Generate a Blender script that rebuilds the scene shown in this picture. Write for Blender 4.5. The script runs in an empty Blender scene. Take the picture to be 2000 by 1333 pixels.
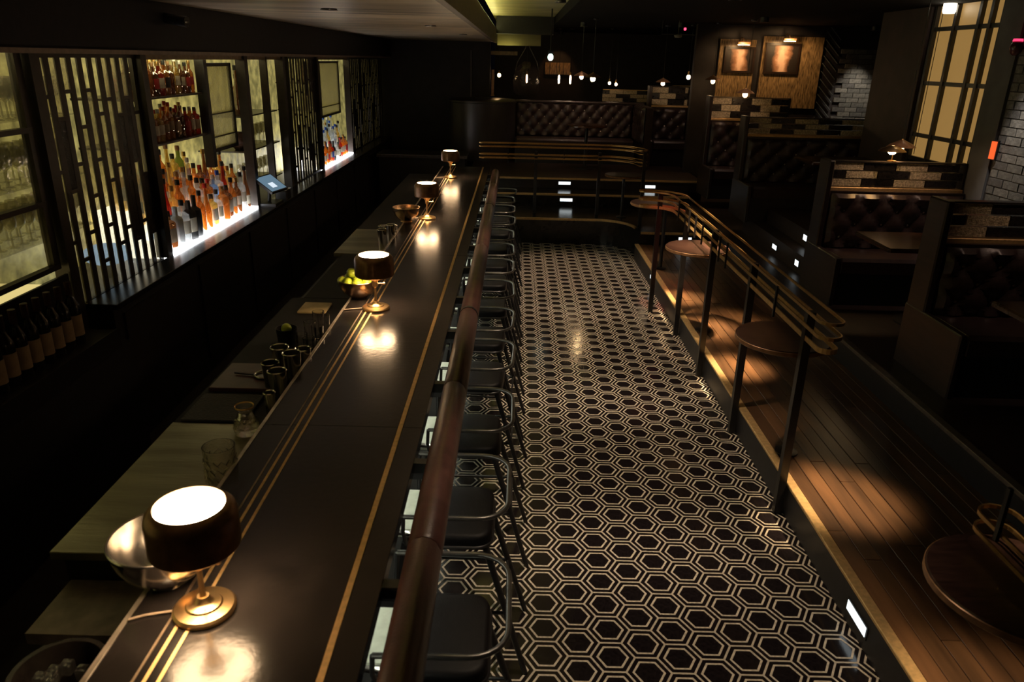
import bpy, math, random
from mathutils import Vector, Matrix
R = random.Random(7)
PI = math.pi
sc = bpy.context.scene
C = sc.collection

# ------------------------------------------------------------------ camera
F, PITCH, YAW, ROLL, CAMH = 1458.0, .3606, -.002, -.02474, 2.45
def cam_axes():
    cp, sp, cy, sy, cr, sr = math.cos(PITCH), math.sin(PITCH), math.cos(YAW), math.sin(YAW), math.cos(ROLL), math.sin(ROLL)
    r = Vector((cy, sy, 0)); fw = Vector((-sy*cp, cy*cp, -sp)); d = fw.cross(r)
    return cr*r + sr*d, -sr*r + cr*d, fw
cr_, cd_, cf_ = cam_axes()
cam = bpy.data.cameras.new('camera'); camo = bpy.data.objects.new('camera', cam); C.objects.link(camo)
cam.sensor_width = 36; cam.lens = F/2000*36; cam.clip_start = .05; cam.clip_end = 100
camo.matrix_world = Matrix(((cr_[0], -cd_[0], -cf_[0], 0), (cr_[1], -cd_[1], -cf_[1], 0), (cr_[2], -cd_[2], -cf_[2], CAMH), (0, 0, 0, 1)))
cam.dof.use_dof = True; cam.dof.focus_distance = 6.5; cam.dof.aperture_fstop = 4.0
sc.camera = camo
# ------------------------------------------------------------------ world and exposure
w = bpy.data.worlds.new('world'); sc.world = w; w.use_nodes = True
w.node_tree.nodes['Background'].inputs[0].default_value = (.5, .4, .6, 1)
w.node_tree.nodes['Background'].inputs[1].default_value = .0022
vs = sc.view_settings
vs.view_transform = 'Standard'; vs.look = 'None'; vs.gamma = 1; vs.exposure = 0.0; vs.use_curve_mapping = False
sc.cycles.max_bounces = 10; sc.cycles.diffuse_bounces = 3; sc.cycles.glossy_bounces = 3
sc.cycles.transmission_bounces = 10; sc.cycles.transparent_max_bounces = 10
sc.cycles.use_denoising = True; sc.cycles.sample_clamp_indirect = 3.0
sc.cycles.caustics_reflective = False; sc.cycles.caustics_refractive = False

def spot(name, loc, target, power, size_deg, blend=.6, col=(1, .72, .45), rad=.04):
    l = bpy.data.lights.new(name, 'SPOT'); l.energy = power; l.spot_size = math.radians(size_deg); l.spot_blend = blend
    l.color = col; l.shadow_soft_size = rad
    o = bpy.data.objects.new(name, l); C.objects.link(o); o.location = loc
    d = Vector(target) - Vector(loc); o.rotation_euler = d.to_track_quat('-Z', 'Y').to_euler()
    return o
# ceiling downlights over the tiled aisle and the wooden platform (fixtures are built further down)
AISLE = [((.42, 2.5, 3.0), (.60, 2.4, 0), 125, 58), ((.42, 4.3, 3.0), (.64, 4.3, 0), 165, 58), ((.42, 6.1, 3.0), (.66, 6.2, 0), 215, 58), ((.42, 8.2, 3.0), (.70, 8.5, 0), 240, 58)]
POOLS = [((1.95, 7.4, 3.0), (1.76, 7.35, .2), 2100, 13), ((1.95, 6.3, 3.0), (1.80, 6.42, .2), 3600, 14), ((1.95, 5.3, 3.0), (1.80, 5.5, .2), 2800, 13), ((2.45, 3.5, 3.0), (1.86, 3.62, .2), 1400, 17),
         ((2.2, 2.1, 3.0), (1.84, 2.16, .2), 420, 20), ((1.1, 6.0, 3.0), (1.62, 6.35, 1.12), 1500, 22)]
for k, (a, b, p, s) in enumerate(AISLE): spot('aisle_downlight', a, b, p, s, .6, (1, .76, .53))
for k, (a, b, p, s) in enumerate(POOLS): spot('platform_downlight', a, b, p, s, 1., (1, .71, .40), .08)
spot('booth_fill', (3.5, 6.45, 3.0), (3.5, 7.0, 1.15), 42, 50, .8, (1, .66, .48))  # added fill spots so the booth tufts show; no such lamps known
spot('booth_fill', (3.7, 4.45, 3.0), (3.7, 4.98, 1.15), 24, 50, .8, (1, .66, .48))
spot('terrace_fill', (1.1, 13.6, 3.0), (1.1, 14.3, 1.4), 30, 85, .8, (1, .66, .48))  # unseen fill spots added to bring out the far banquette
spot('terrace_fill', (2.6, 12.9, 3.0), (2.8, 14.1, 1.4), 16, 60, .8, (1, .66, .48))
spot('booth_fill', (3.3, 10.9, 3.0), (3.2, 11.6, 1.3), 22, 60, .8, (1, .66, .48))
spot('red_spot', (1.2, 6.6, 3.0), (1.52, 7.35, 1.12), 160, 13, .5, (1, .10, .10))

# ------------------------------------------------------------------ materials
MT = {}
def mat(name, col, rough=.5, metal=0., spec=.5, noise=None, bump=None, emit=None, strength=0., coat=0., stretch=(1, 1, 1)):
    if name in MT: return MT[name]
    m = bpy.data.materials.new(name); m.use_nodes = True; nt = m.node_tree; n = nt.nodes; b = n['Principled BSDF']
    b.inputs['Base Color'].default_value = (*col, 1); b.inputs['Roughness'].default_value = rough; b.inputs['Metallic'].default_value = metal
    b.inputs['Specular IOR Level'].default_value = spec; b.inputs['Coat Weight'].default_value = coat
    tc = n.new('ShaderNodeTexCoord'); mp = n.new('ShaderNodeMapping'); mp.inputs['Scale'].default_value = stretch
    nt.links.new(tc.outputs['Object'], mp.inputs[0])
    sc_, amt = noise or (18, .25)
    t = n.new('ShaderNodeTexNoise'); t.inputs['Scale'].default_value = sc_; t.inputs['Detail'].default_value = 4
    nt.links.new(mp.outputs[0], t.inputs['Vector'])
    rp = n.new('ShaderNodeValToRGB'); rp.color_ramp.elements[0].position = .3; rp.color_ramp.elements[1].position = .7
    rp.color_ramp.elements[0].color = (*[c*(1-amt) for c in col], 1); rp.color_ramp.elements[1].color = (*[min(1, c*(1+amt)) for c in col], 1)
    nt.links.new(t.outputs['Fac'], rp.inputs[0]); nt.links.new(rp.outputs[0], b.inputs['Base Color'])
    if bump:
        t2 = n.new('ShaderNodeTexNoise'); t2.inputs['Scale'].default_value = bump[0]; t2.inputs['Detail'].default_value = 3
        nt.links.new(mp.outputs[0], t2.inputs['Vector'])
        bp = n.new('ShaderNodeBump'); bp.inputs['Strength'].default_value = bump[1]; bp.inputs['Distance'].default_value = .01
        nt.links.new(t2.outputs['Fac'], bp.inputs['Height']); nt.links.new(bp.outputs[0], b.inputs['Normal'])
    if emit:
        b.inputs['Emission Color'].default_value = (*emit, 1); b.inputs['Emission Strength'].default_value = strength
    MT[name] = m; return m
def glass(name, col, body=.35, rough=.08, bump=None, gloss=.12):
    """see-through coloured glass: clear part + light-scattering body + reflection"""
    if name in MT: return MT[name]
    m = bpy.data.materials.new(name); m.use_nodes = True; nt = m.node_tree; n = nt.nodes; n.remove(n['Principled BSDF']); out = n['Material Output']
    tr = n.new('ShaderNodeBsdfTransparent'); tr.inputs[0].default_value = (*col, 1)
    tl = n.new('ShaderNodeBsdfTranslucent'); tl.inputs[0].default_value = (*col, 1)
    df = n.new('ShaderNodeBsdfDiffuse'); df.inputs[0].default_value = (*col, 1)
    gl = n.new('ShaderNodeBsdfGlossy'); gl.inputs['Roughness'].default_value = rough
    a = n.new('ShaderNodeMixShader'); a.inputs[0].default_value = .4; nt.links.new(tl.outputs[0], a.inputs[1]); nt.links.new(df.outputs[0], a.inputs[2])
    b = n.new('ShaderNodeMixShader'); b.inputs[0].default_value = body; nt.links.new(tr.outputs[0], b.inputs[1]); nt.links.new(a.outputs[0], b.inputs[2])
    fr = n.new('ShaderNodeFresnel'); fr.inputs[0].default_value = 1.45
    mx = n.new('ShaderNodeMath'); mx.operation = 'ADD'; mx.inputs[1].default_value = gloss*.4; 
    ge = n.new('ShaderNodeNewGeometry'); iv = n.new('ShaderNodeMath'); iv.operation = 'SUBTRACT'; iv.inputs[0].default_value = 1.; nt.links.new(ge.outputs['Backfacing'], iv.inputs[1])
    nt.links.new(fr.outputs[0], mx.inputs[0]); fm_ = n.new('ShaderNodeMath'); fm_.operation = 'MULTIPLY'; nt.links.new(mx.outputs[0], fm_.inputs[0]); nt.links.new(iv.outputs[0], fm_.inputs[1])
    c = n.new('ShaderNodeMixShader'); nt.links.new(fm_.outputs[0], c.inputs[0]); nt.links.new(b.outputs[0], c.inputs[1]); nt.links.new(gl.outputs[0], c.inputs[2])
    tc = n.new('ShaderNodeTexCoord'); t = n.new('ShaderNodeTexNoise'); t.inputs['Scale'].default_value = (bump or (40, 0))[0]
    nt.links.new(tc.outputs['Object'], t.inputs['Vector'])
    if bump:
        bp = n.new('ShaderNodeBump'); bp.inputs['Strength'].default_value = bump[1]; bp.inputs['Distance'].default_value = .02
        nt.links.new(t.outputs['Fac'], bp.inputs['Height'])
        for s in (tl, df, gl): nt.links.new(bp.outputs[0], s.inputs['Normal'])
        nt.links.new(bp.outputs[0], fr.inputs['Normal'])
    rp = n.new('ShaderNodeValToRGB'); rp.color_ramp.elements[0].color = (*[x*.75 for x in col], 1); rp.color_ramp.elements[1].color = (*col, 1)
    nt.links.new(t.outputs['Fac'], rp.inputs[0])
    for s in (tr, tl, df): nt.links.new(rp.outputs[0], s.inputs[0])
    nt.links.new(c.outputs[0], out.inputs[0]); MT[name] = m; return m
def lamp(name, col, s):
    if name in MT: return MT[name]
    m = bpy.data.materials.new(name); m.use_nodes = True; nt = m.node_tree; n = nt.nodes; n.remove(n['Principled BSDF'])
    e = n.new('ShaderNodeEmission'); e.inputs[0].default_value = (*col, 1); e.inputs[1].default_value = s
    nt.links.new(e.outputs[0], n['Material Output'].inputs[0]); MT[name] = m; return m

BLACK = mat('black_paint', (.012, .011, .013), .45)
BLACKM = mat('black_metal', (.014, .013, .014), .35, .0, .5)
DARKW = mat('dark_wood', (.022, .013, .011), .4, stretch=(1, .15, 1), noise=(30, .35))
WALLD = mat('dark_wall', (.02, .015, .017), .6, noise=(6, .3))
BRASS = mat('brass', (.62, .40, .16), .38, 1., noise=(60, .15))
BRASSB = mat('brushed_brass', (.70, .47, .22), .55, .85, noise=(40, .15))
BRASSL = mat('lamp_brass', (.75, .50, .24), .28, 1., noise=(20, .08))
BRONZE = mat('bronze', (.26, .14, .075), .34, .45, noise=(25, .3))
STEEL = mat('steel', (.62, .60, .57), .2, 1., noise=(30, .1))
STEELD = mat('dark_steel', (.16, .15, .15), .3, 1., noise=(30, .2))
BARTOP = mat('bar_stone', (.016, .013, .012), .2, 0, .5, noise=(9, .35), bump=(35, .06))
LEATH = mat('dark_leather', (.030, .018, .017), .34, noise=(40, .25), bump=(180, .15))
ROLL_L = mat('oxblood_leather', (.062, .026, .022), .36, noise=(14, .35), bump=(150, .12))
SEATL = mat('black_leather', (.0048, .0040, .0045), .5, 0, .13, noise=(30, .25), bump=(200, .12))
TILEL = mat('pale_mosaic', (.62, .54, .43), .32, noise=(55, .3), bump=(260, .25))
TILED = mat('black_mosaic', (.012, .009, .010), .13, noise=(60, .5), bump=(120, .02))
GROUT = mat('grout', (.02, .016, .014), .6)
PLANK = [mat('plank_%s' % n, c, .36, noise=(14, .45), stretch=(1, .12, 1), bump=(60, .1)) for n, c in
         (('umber', (.085, .042, .019)), ('sepia', (.066, .032, .015)), ('russet', (.105, .050, .022)))]
CEIL = mat('soffit_plaster', (.46, .37, .27), .28, noise=(2.4, .6), bump=(2.2, 1.), stretch=(.3, 2.6, 1))  # colour streaks stand in for the soffit's streaky glossy reflections
CEILY = mat('upper_plaster', (.50, .46, .22), .5, noise=(2.2, .3), bump=(5, .6), stretch=(.4, 2, 1))
def backlit(name, col, s, scale):  # makes a surface glow in its own colour
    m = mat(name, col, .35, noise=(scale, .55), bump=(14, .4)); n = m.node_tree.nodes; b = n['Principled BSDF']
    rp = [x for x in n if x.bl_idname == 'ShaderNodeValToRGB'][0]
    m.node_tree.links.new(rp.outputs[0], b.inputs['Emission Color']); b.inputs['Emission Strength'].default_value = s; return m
CREAM = backlit('self_lit_back_panel', (.47, .40, .13), .46, 9)  # glow added to the panel colour, standing in for strip and step light
PALE = mat('lit_edge_pale', (.52, .55, .45), .4, noise=(20, .15))
BRICK = [mat('brick_%s' % n, c, .5, noise=(30, .35), bump=(70, .4)) for n, c in (('slate', (.10, .095, .09)), ('ash', (.14, .13, .12)), ('soot', (.075, .07, .07)))]
VENEER = mat('walnut_veneer', (.30, .19, .09), .3, noise=(6, .75), stretch=(9, 1, 1.6))
PIER = mat('brown_plaster', (.040, .022, .019), .6, noise=(5, .3))
PIERG = mat('grey_plaster', (.10, .095, .10), .6, noise=(5, .2))
KRAFT = mat('kraft_label', (.34, .24, .15), .8)
LABELW = mat('cream_label', (.62, .55, .42), .7)
LABELR = mat('red_label', (.45, .03, .03), .6)
LABELK = mat('black_label', (.02, .02, .02), .5)
LABELB = mat('blue_label', (.05, .12, .45), .5)
CAPS = {'black': LABELK, 'red': mat('red_cap', (.55, .03, .02), .4), 'gold': BRASS, 'white': mat('white_cap', (.7, .7, .68), .4), 'blue': mat('blue_cap', (.03, .1, .55), .4), 'cork': mat('cork', (.35, .2, .1), .8)}
LIME = mat('lime_skin', (.42, .52, .035), .35, noise=(30, .3), bump=(120, .2))
def realglass(name, col, rough, bump):
    m = mat(name, col, rough, noise=(20, .02), bump=bump); m.node_tree.nodes['Principled BSDF'].inputs['Transmission Weight'].default_value = 1.; m.node_tree.nodes['Principled BSDF'].inputs['IOR'].default_value = 1.45; return m
CLEAR = glass('clear_glass', (.95, .95, .93), .06, .05, (30, .25), .2)
GLASS = realglass('refractive_glass', (.97, .96, .94), .02, None)
CUT = realglass('cut_crystal', (.98, .95, .91), .04, (90, .35))
WAVY = glass('wavy_pane', (.98, .97, .90), .05, .12, (14, .25), .0)
FROST = glass('frosted_pane', (.97, .94, .80), .30, .25, (60, .3), .0)
BLOCKG = mat('glass_block', (.50, .40, .26), .25, noise=(60, .5), bump=(120, .8))
BLOCKD = mat('smoked_block', (.020, .016, .015), .22, noise=(30, .3), bump=(90, .5))
SCRG = glass('screen_strip_glass', (.94, .90, .78), .24, .2, (45, .6), .1)
LEDW = lamp('led_white', (.95, .97, 1.0), 9.0)
LEDSTEP = lamp('step_light_white', (.88, .96, .98), 1.6)
DIFF_T = lamp('lamp_diffuser', (1, .76, .48), 55.0)
DIFF_B = lamp('lamp_bulb', (1, .66, .36), 38.)
BULB = lamp('warm_bulb', (1, .62, .28), 26.)
BULBS = lamp('filament_bulb', (1, .68, .40), 14.)
STRIPY = lamp('cabinet_strip', (1, .86, .42), 9.0)

# ------------------------------------------------------------------ mesh helpers
class MB:
    def __init__(s): s.v = []; s.f = []; s.m = []
    def add(s, vs_, fs, mi=0):
        o = len(s.v); s.v += [tuple(x) for x in vs_]; s.f += [tuple(i+o for i in f) for f in fs]; s.m += [mi]*len(fs); return s
    def box(s, x0, x1, y0, y1, z0, z1, mi=0):
        return s.add([(x0,y0,z0),(x1,y0,z0),(x1,y1,z0),(x0,y1,z0),(x0,y0,z1),(x1,y0,z1),(x1,y1,z1),(x0,y1,z1)],
                     [(0,3,2,1),(4,5,6,7),(0,1,5,4),(1,2,6,5),(2,3,7,6),(3,0,4,7)], mi)
    def bevbox(s, x0, x1, y0, y1, z0, z1, b, mi=0):
        """box with all top and side edges chamfered"""
        def ring(i, z): return [(x0+i,y0+b,z),(x0+b,y0+i,z),(x1-b,y0+i,z),(x1-i,y0+b,z),(x1-i,y1-b,z),(x1-b,y1-i,z),(x0+b,y1-i,z),(x0+i,y1-b,z)]
        rs = [ring(0, z0), ring(0, z1-b), ring(b*.7, z1)]
        vs_ = sum(rs, []); fs = [tuple(range(7, -1, -1)), tuple(range(16, 24))]
        for k in (0, 8):
            for i in range(8): j = (i+1) % 8; fs.append((k+i, k+j, k+8+j, k+8+i))
        return s.add(vs_, fs, mi)
    def obox(s, c, half, ax, mi=0):
        c = Vector(c); a = [Vector(x) for x in ax]; vs_ = []
        for sx, sy, sz in ((-1,-1,-1),(1,-1,-1),(1,1,-1),(-1,1,-1),(-1,-1,1),(1,-1,1),(1,1,1),(-1,1,1)):
            vs_.append(c + a[0]*half[0]*sx + a[1]*half[1]*sy + a[2]*half[2]*sz)
        return s.add(vs_, [(0,3,2,1),(4,5,6,7),(0,1,5,4),(1,2,6,5),(2,3,7,6),(3,0,4,7)], mi)
    def lathe(s, prof, n=24, c=(0, 0, 0), mi=0, cap0=True, cap1=True, sq=None, a0=0, a1=2*PI):
        full = abs(a1-a0-2*PI) < 1e-6; k = n if full else n+1; vs_ = []
        for r, z in prof:
            for i in range(k):
                a = a0 + (a1-a0)*i/n; q = 1.
                if sq: q = (abs(math.cos(a))**sq + abs(math.sin(a))**sq)**(-1/sq)
                vs_.append((c[0]+r*q*math.cos(a), c[1]+r*q*math.sin(a), c[2]+z))
        fs = []
        for j in range(len(prof)-1):
            for i in range(n):
                i2 = (i+1) % k; fs.append((j*k+i, j*k+i2, (j+1)*k+i2, (j+1)*k+i))
        if full and cap0: fs.append(tuple(range(k-1, -1, -1)))
        if full and cap1: fs.append(tuple((len(prof)-1)*k+i for i in range(k)))
        return s.add(vs_, fs, mi)
    def tube(s, path, r, n=8, closed=False, mi=0, rad=None):
        P = [Vector(p) for p in path]; L = len(P); vs_ = []; up = None
        for i in range(L):
            a = P[(i-1) % L] if (closed or i > 0) else P[i]; b = P[(i+1) % L] if (closed or i < L-1) else P[i]
            t = (b-a).normalized()
            if up is None: up = Vector((0, 0, 1)) if abs(t.z) < .9 else Vector((1, 0, 0))
            x = (up - t*up.dot(t)).normalized(); y = t.cross(x); up = x
            rr = rad[i] if rad else r
            for k in range(n): vs_.append(P[i] + x*rr*math.cos(2*PI*k/n) + y*rr*math.sin(2*PI*k/n))
        fs = []
        for i in range(L if closed else L-1):
            j = (i+1) % L
            for k in range(n): k2 = (k+1) % n; fs.append((i*n+k, i*n+k2, j*n+k2, j*n+k))
        if not closed: fs += [tuple(range(n-1, -1, -1)), tuple((L-1)*n+k for k in range(n))]
        return s.add(vs_, fs, mi)
    def band(s, path, t, z0, z1, closed=False, mi=0):
        """flat bar standing on edge along a 2-D path"""
        P = [Vector((p[0], p[1])) for p in path]; L = len(P); vs_ = []
        for i in range(L):
            a = P[(i-1) % L] if (closed or i > 0) else P[i]; b = P[(i+1) % L] if (closed or i < L-1) else P[i]
            d = (b-a).normalized(); nn = Vector((-d.y, d.x))*t/2
            for q, z in ((nn, z0), (-nn, z0), (-nn, z1), (nn, z1)): vs_.append((P[i].x+q.x, P[i].y+q.y, z))
        fs = []
        for i in range(L if closed else L-1):
            j = (i+1) % L
            for k in range(4): k2 = (k+1) % 4; fs.append((i*4+k, i*4+k2, j*4+k2, j*4+k))
        if not closed: fs += [(3, 2, 1, 0), tuple((L-1)*4+k for k in range(4))]
        return s.add(vs_, fs, mi)
    def prism(s, poly, z0, z1, mi=0):
        n = len(poly); vs_ = [(p[0], p[1], z0) for p in poly]+[(p[0], p[1], z1) for p in poly]
        return s.add(vs_, [tuple(range(n-1, -1, -1)), tuple(range(n, 2*n))]+[(i, (i+1) % n, n+(i+1) % n, n+i) for i in range(n)], mi)
    def ball(s, c, r, n=10, mi=0, sz=1.):
        prof = [(r*math.sin(PI*i/(n//2+2)), -r*sz*math.cos(PI*i/(n//2+2))) for i in range(1, n//2+2)]
        return s.lathe(prof, n, c, mi)
    def mesh(s, name, mats, smooth=None):
        me = bpy.data.meshes.new(name); me.from_pydata(s.v, [], s.f)
        for m in (mats if isinstance(mats, (list, tuple)) else [mats]): me.materials.append(m)
        me.polygons.foreach_set('material_index', s.m)
        if smooth:
            me.polygons.foreach_set('use_smooth', [True]*len(s.f)); me.set_sharp_from_angle(angle=math.radians(smooth))
        me.update(); return me
    def obj(s, name, mats, parent=None, loc=(0, 0, 0), smooth=None):
        return link(name, s.mesh(name, mats, smooth), parent, loc)
def link(name, me, parent=None, loc=(0, 0, 0), rz=0):
    o = bpy.data.objects.new(name, me); C.objects.link(o); o.location = loc; o.rotation_euler = (0, 0, rz)
    if parent: o.parent = parent
    return o
def tag(o, label=None, cat=None, group=None, kind=None):
    if label: o['label'] = label
    if cat: o['category'] = cat
    if group: o['group'] = group
    if kind: o['kind'] = kind
    return o
def thing(name, label, cat, loc=(0, 0, 0), rz=0, group=None):
    return tag(link(name, None, None, loc, rz), label, cat, group)
def dup(root, loc, rz=0, label=None):
    r = root.copy(); C.objects.link(r); r.location = loc; r.rotation_euler = (0, 0, rz)
    if label: r['label'] = label
    for ch in list(root.children):
        c = ch.copy(); C.objects.link(c); c.parent = r
        for g in list(ch.children):
            d = g.copy(); C.objects.link(d); d.parent = c
    return r
def struct(o): o['kind'] = 'structure'; return o
def arc(cx, cy, r, a0, a1, n=10): return [(cx+r*math.cos(a0+(a1-a0)*i/n), cy+r*math.sin(a0+(a1-a0)*i/n)) for i in range(n+1)]
def offset(path, d):
    out = []
    for i, p in enumerate(path):
        a = Vector(path[max(i-1, 0)]); b = Vector(path[min(i+1, len(path)-1)]); t = (b-a).normalized(); out.append((p[0]-t.y*d, p[1]+t.x*d))
    return out
def stadium(path, wd):
    """closed loop round an open centre line, with rounded ends"""
    L = offset(path, wd); Rr = offset(path, -wd)
    def cap(p, q, c):
        a = math.atan2(p[1]-c[1], p[0]-c[0]); return [(c[0]+wd*math.cos(a-PI*i/8), c[1]+wd*math.sin(a-PI*i/8)) for i in range(1, 8)]
    return L + cap(L[-1], Rr[-1], path[-1]) + Rr[::-1] + cap(Rr[0], L[0], path[0])
ORD = ['zeroth', 'first', 'second', 'third', 'fourth', 'fifth', 'sixth', 'seventh', 'eighth', 'ninth', 'tenth', 'eleventh', 'twelfth', 'thirteenth', 'fourteenth', 'fifteenth',
       'sixteenth', 'seventeenth', 'eighteenth', 'nineteenth', 'twentieth', 'twenty-first', 'twenty-second', 'twenty-third', 'twenty-fourth', 'twenty-fifth']

# ================================================================== SETTING
# ---- tiled floor
fl = struct(MB().box(-3.3, 2.7, -.5, 16, -.12, -.006).obj('floor', GROUT))
S, CP = .17, .17*math.sqrt(3)/2
def hexring(mb, r0, r1, z0, z1, mi):
    a = [(r*math.cos(PI/3*i), r*math.sin(PI/3*i), z) for r, z in ((r0, z0), (r1, z1)) for i in range(6)]
    mb.add(a, [(i, (i+1) % 6, 6+(i+1) % 6, 6+i) for i in range(6)], mi)
def hextile():
    mb = MB(); RO = S/math.sqrt(3); lw = .0052
    r = [RO, RO-lw, RO-.0262, RO-.0362, .001]
    hexring(mb, r[0], r[1], 0, 0, 0); hexring(mb, r[1], r[2]+.0008, -.0012, -.0012, 1); hexring(mb, r[2]+.0008, r[3], 0, 0, 0)
    mb.add([((r[3]-.0008)*math.cos(PI/3*i), (r[3]-.0008)*math.sin(PI/3*i), -.0012) for i in range(6)], [(0, 1, 2, 3, 4, 5)], 1)
    hexring(mb, r[1], r[1], 0, -.0012, 0); hexring(mb, r[3], r[3], 0, -.0012, 0)
    return mb
HT = hextile(); HTm = HT.mesh('hex_tile', [TILEL, TILED])
cells = []
for i in range(-6, 11):
    for j in range(-9, 48):
        x = .335 + i*CP; y = 2.67 + j*S + (S/2 if i % 2 else 0)
        if not (-.50 < x < 1.70 and 1.15 < y < 10.62): continue
        if x > 1.0 and y > 10.0 and (x-1.1)**2 + (y-9.95)**2 > .66**2: continue
        vis = x > -.12 and y > 2.1
        cells.append((0 if vis else 1, y, x))
cells.sort()
rest = MB()
for k, (a, y, x) in enumerate(cells):
    if k < 300: link('hex_tile', HTm, fl, (x, y, 0))
    else:
        rest.v += [(v[0]+x, v[1]+y, v[2]) for v in HT.v]; o = len(rest.v)-len(HT.v)
        rest.f += [tuple(i+o for i in f) for f in HT.f]; rest.m += HT.m
tag(rest.obj('hex_tile_field', [TILEL, TILED], fl), kind='stuff')
# ---- wooden side platform with planks
ZP = .20
pl = struct(MB().box(1.632, 2.70, -.5, 9.75, -.05, ZP-.022).obj('floor_platform', BLACK))
wd = .0885; row = 0; x = 1.668
pm = {}
while x < 2.66:
    y = -.4 + R.uniform(-1.2, 0)
    while y < 9.7:
        L = R.choice((1.2, 1.5, 1.8, 2.2)); y0 = max(y, -.4); y1 = min(y+L, 9.7)
        if y1 - y0 > .1:
            mb = MB().bevbox(x+.0015, x+wd-.0015, y0+.0015, y1-.0015, ZP-.02, ZP+R.uniform(-.0015, .0015), .003)
            mb.obj('plank', R.choice(PLANK), pl)
        y += L
    x += wd; row += 1
tr = struct(MB().box(1.617, 1.632, -.5, 9.72, 0, ZP-.012).obj('trim_1', BLACK))            # riser board
tr = struct(MB().bevbox(1.612, 1.667, -.5, 9.72, ZP-.012, ZP+.004, .004).obj('trim_2', BRASSB))  # nosing strip
# ---- booth level
ZB = .40
struct(MB().box(2.70, 6.2, -.5, 15.0, -.05, ZB).obj('floor_booths', DARKW))
struct(MB().bevbox(2.665, 2.72, -.5, 9.72, ZB-.02, ZB+.006, .004).obj('trim_3', mat('dull_trim', (.10, .08, .07), .4)))
struct(MB().box(2.69, 2.70, -.5, 9.72, ZP, ZB-.02).obj('trim_4', BLACK))
struct(MB().box(3.02, 4.25, 7.35, 9.75, ZB, .60).obj('floor_step', DARKW))
struct(MB().box(3.2, 4.25, 7.9, 9.75, .60, .78).obj('floor_step', DARKW))
# ---- far levels
L1 = [(-.75, 10.5), (1.15, 10.5)] + arc(1.15, 10.0, .5, PI/2, .05, 8) + [(1.67, 9.72), (2.7, 9.72), (2.7, 12), (-.75, 12)]
struct(MB().prism(L1, -.05, .36).obj('floor_terrace', BARTOP))
struct(MB().box(-.75, 2.72, 11.5, 12.05, .36, .54).obj('floor_terrace', BARTOP))
struct(MB().box(-.75, 3.0, 12.05, 18.5, .36, .70).obj('floor_terrace', DARKW))
def nosing(n, path, z): struct(MB().band(path, .03, z-.022, z+.006).obj('trim_%d' % n, BRASSB))
nosing(5, [(-.75, 10.495), (1.15, 10.495)] + arc(1.15, 10.0, .505, PI/2, .05, 8), .36)
nosing(6, [(1.68, 9.712), (2.66, 9.712)], .36)
nosing(7, [(-.75, 11.49), (2.66, 11.49)], .54)
nosing(8, [(-.75, 12.04), (2.95, 12.04)], .70)
# ---- service aisle behind the bar is part of the floor slab; walls
struct(MB().box(-3.35, -3.25, -.5, 15.4, 0, 3.6).obj('wall_left', WALLD))
struct(MB().box(-3.25, -.52, 15.3, 15.42, 0, 2.9).obj('wall_back', WALLD))
struct(MB().box(-.52, 6.4, 18.5, 18.6, 0, 3.6).obj('wall_end', WALLD))
struct(MB().box(-3.25, 6.4, -.6, -.5, 0, 3.6).obj('wall_front', WALLD))
struct(MB().box(6.2, 6.3, 9.4, 18.5, 0, 3.6).obj('wall_recess', WALLD))
# soffit over the bar and dark main ceiling with a lit raised coffer beside it
so = struct(MB().box(-3.25, -.45, -.5, 15.3, 2.76, 2.86).obj('ceiling', CEIL))
struct(MB().box(-.45, -.40, -.5, 15.35, 2.74, 2.98).obj('trim_9', mat('soffit_edge', (.10, .075, .06), .5)))
struct(MB().box(-.46, .72, -.5, 18.5, 3.2, 3.3).obj('ceiling_coffer', CEILY))
struct(MB().box(.66, 6.4, -.5, 18.5, 3.06, 3.3).obj('ceiling_main', mat('flat_black', (.008, .007, .008), .9, 0, .1)))
struct(MB().box(-.40, .66, 14.9, 15.3, 2.90, 3.2).obj('ceiling_beam', BLACK))
struct(MB().box(-.40, .45, 15.74, 15.82, 2.71, 3.2).obj('ceiling_bulkhead', CEILY))
struct(MB().box(-.52, .0, 15.6, 15.8, 2.53, 2.56).box(-.52, .0, 15.6, 15.612, 2.56, 2.60).obj('trim_12', mat('pale_ledge', (.40, .30, .17), .5)))
o = MB().box(-.42, -.02, 15.65, 15.69, 2.562, 2.575).obj('cove_light', lamp('cove_strip_far', (1, .9, .35), 12.)); tag(o, 'short yellow cove light before the far ceiling bulkhead', 'cove light')
# cove light lying on the soffit edge, washing the coffer
o = MB().box(-.44, -.415, 2.0, 14.8, 2.985, 3.0).obj('cove_light', lamp('cove_strip', (1, .9, .35), 18.)); tag(o, 'thin yellow cove light strip lying along the soffit edge', 'cove light')
# far-left wall mouldings: one slim upright and a low service counter under it
struct(MB().box(-.90, -.87, 15.27, 15.3, .3, 2.6).obj('trim_10', mat('wall_moulding', (.07, .06, .06), .35)))
sv = thing('service_counter', 'long black service counter below the far dark wall', 'counter', (-1.6, 13.2, 0))
MB().box(-.7, .75, -.3, .3, 0, .86).obj('body', BLACK, sv); MB().bevbox(-.74, .8, -.34, .34, .86, .91, .006).obj('worktop', STEELD, sv)
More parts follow.
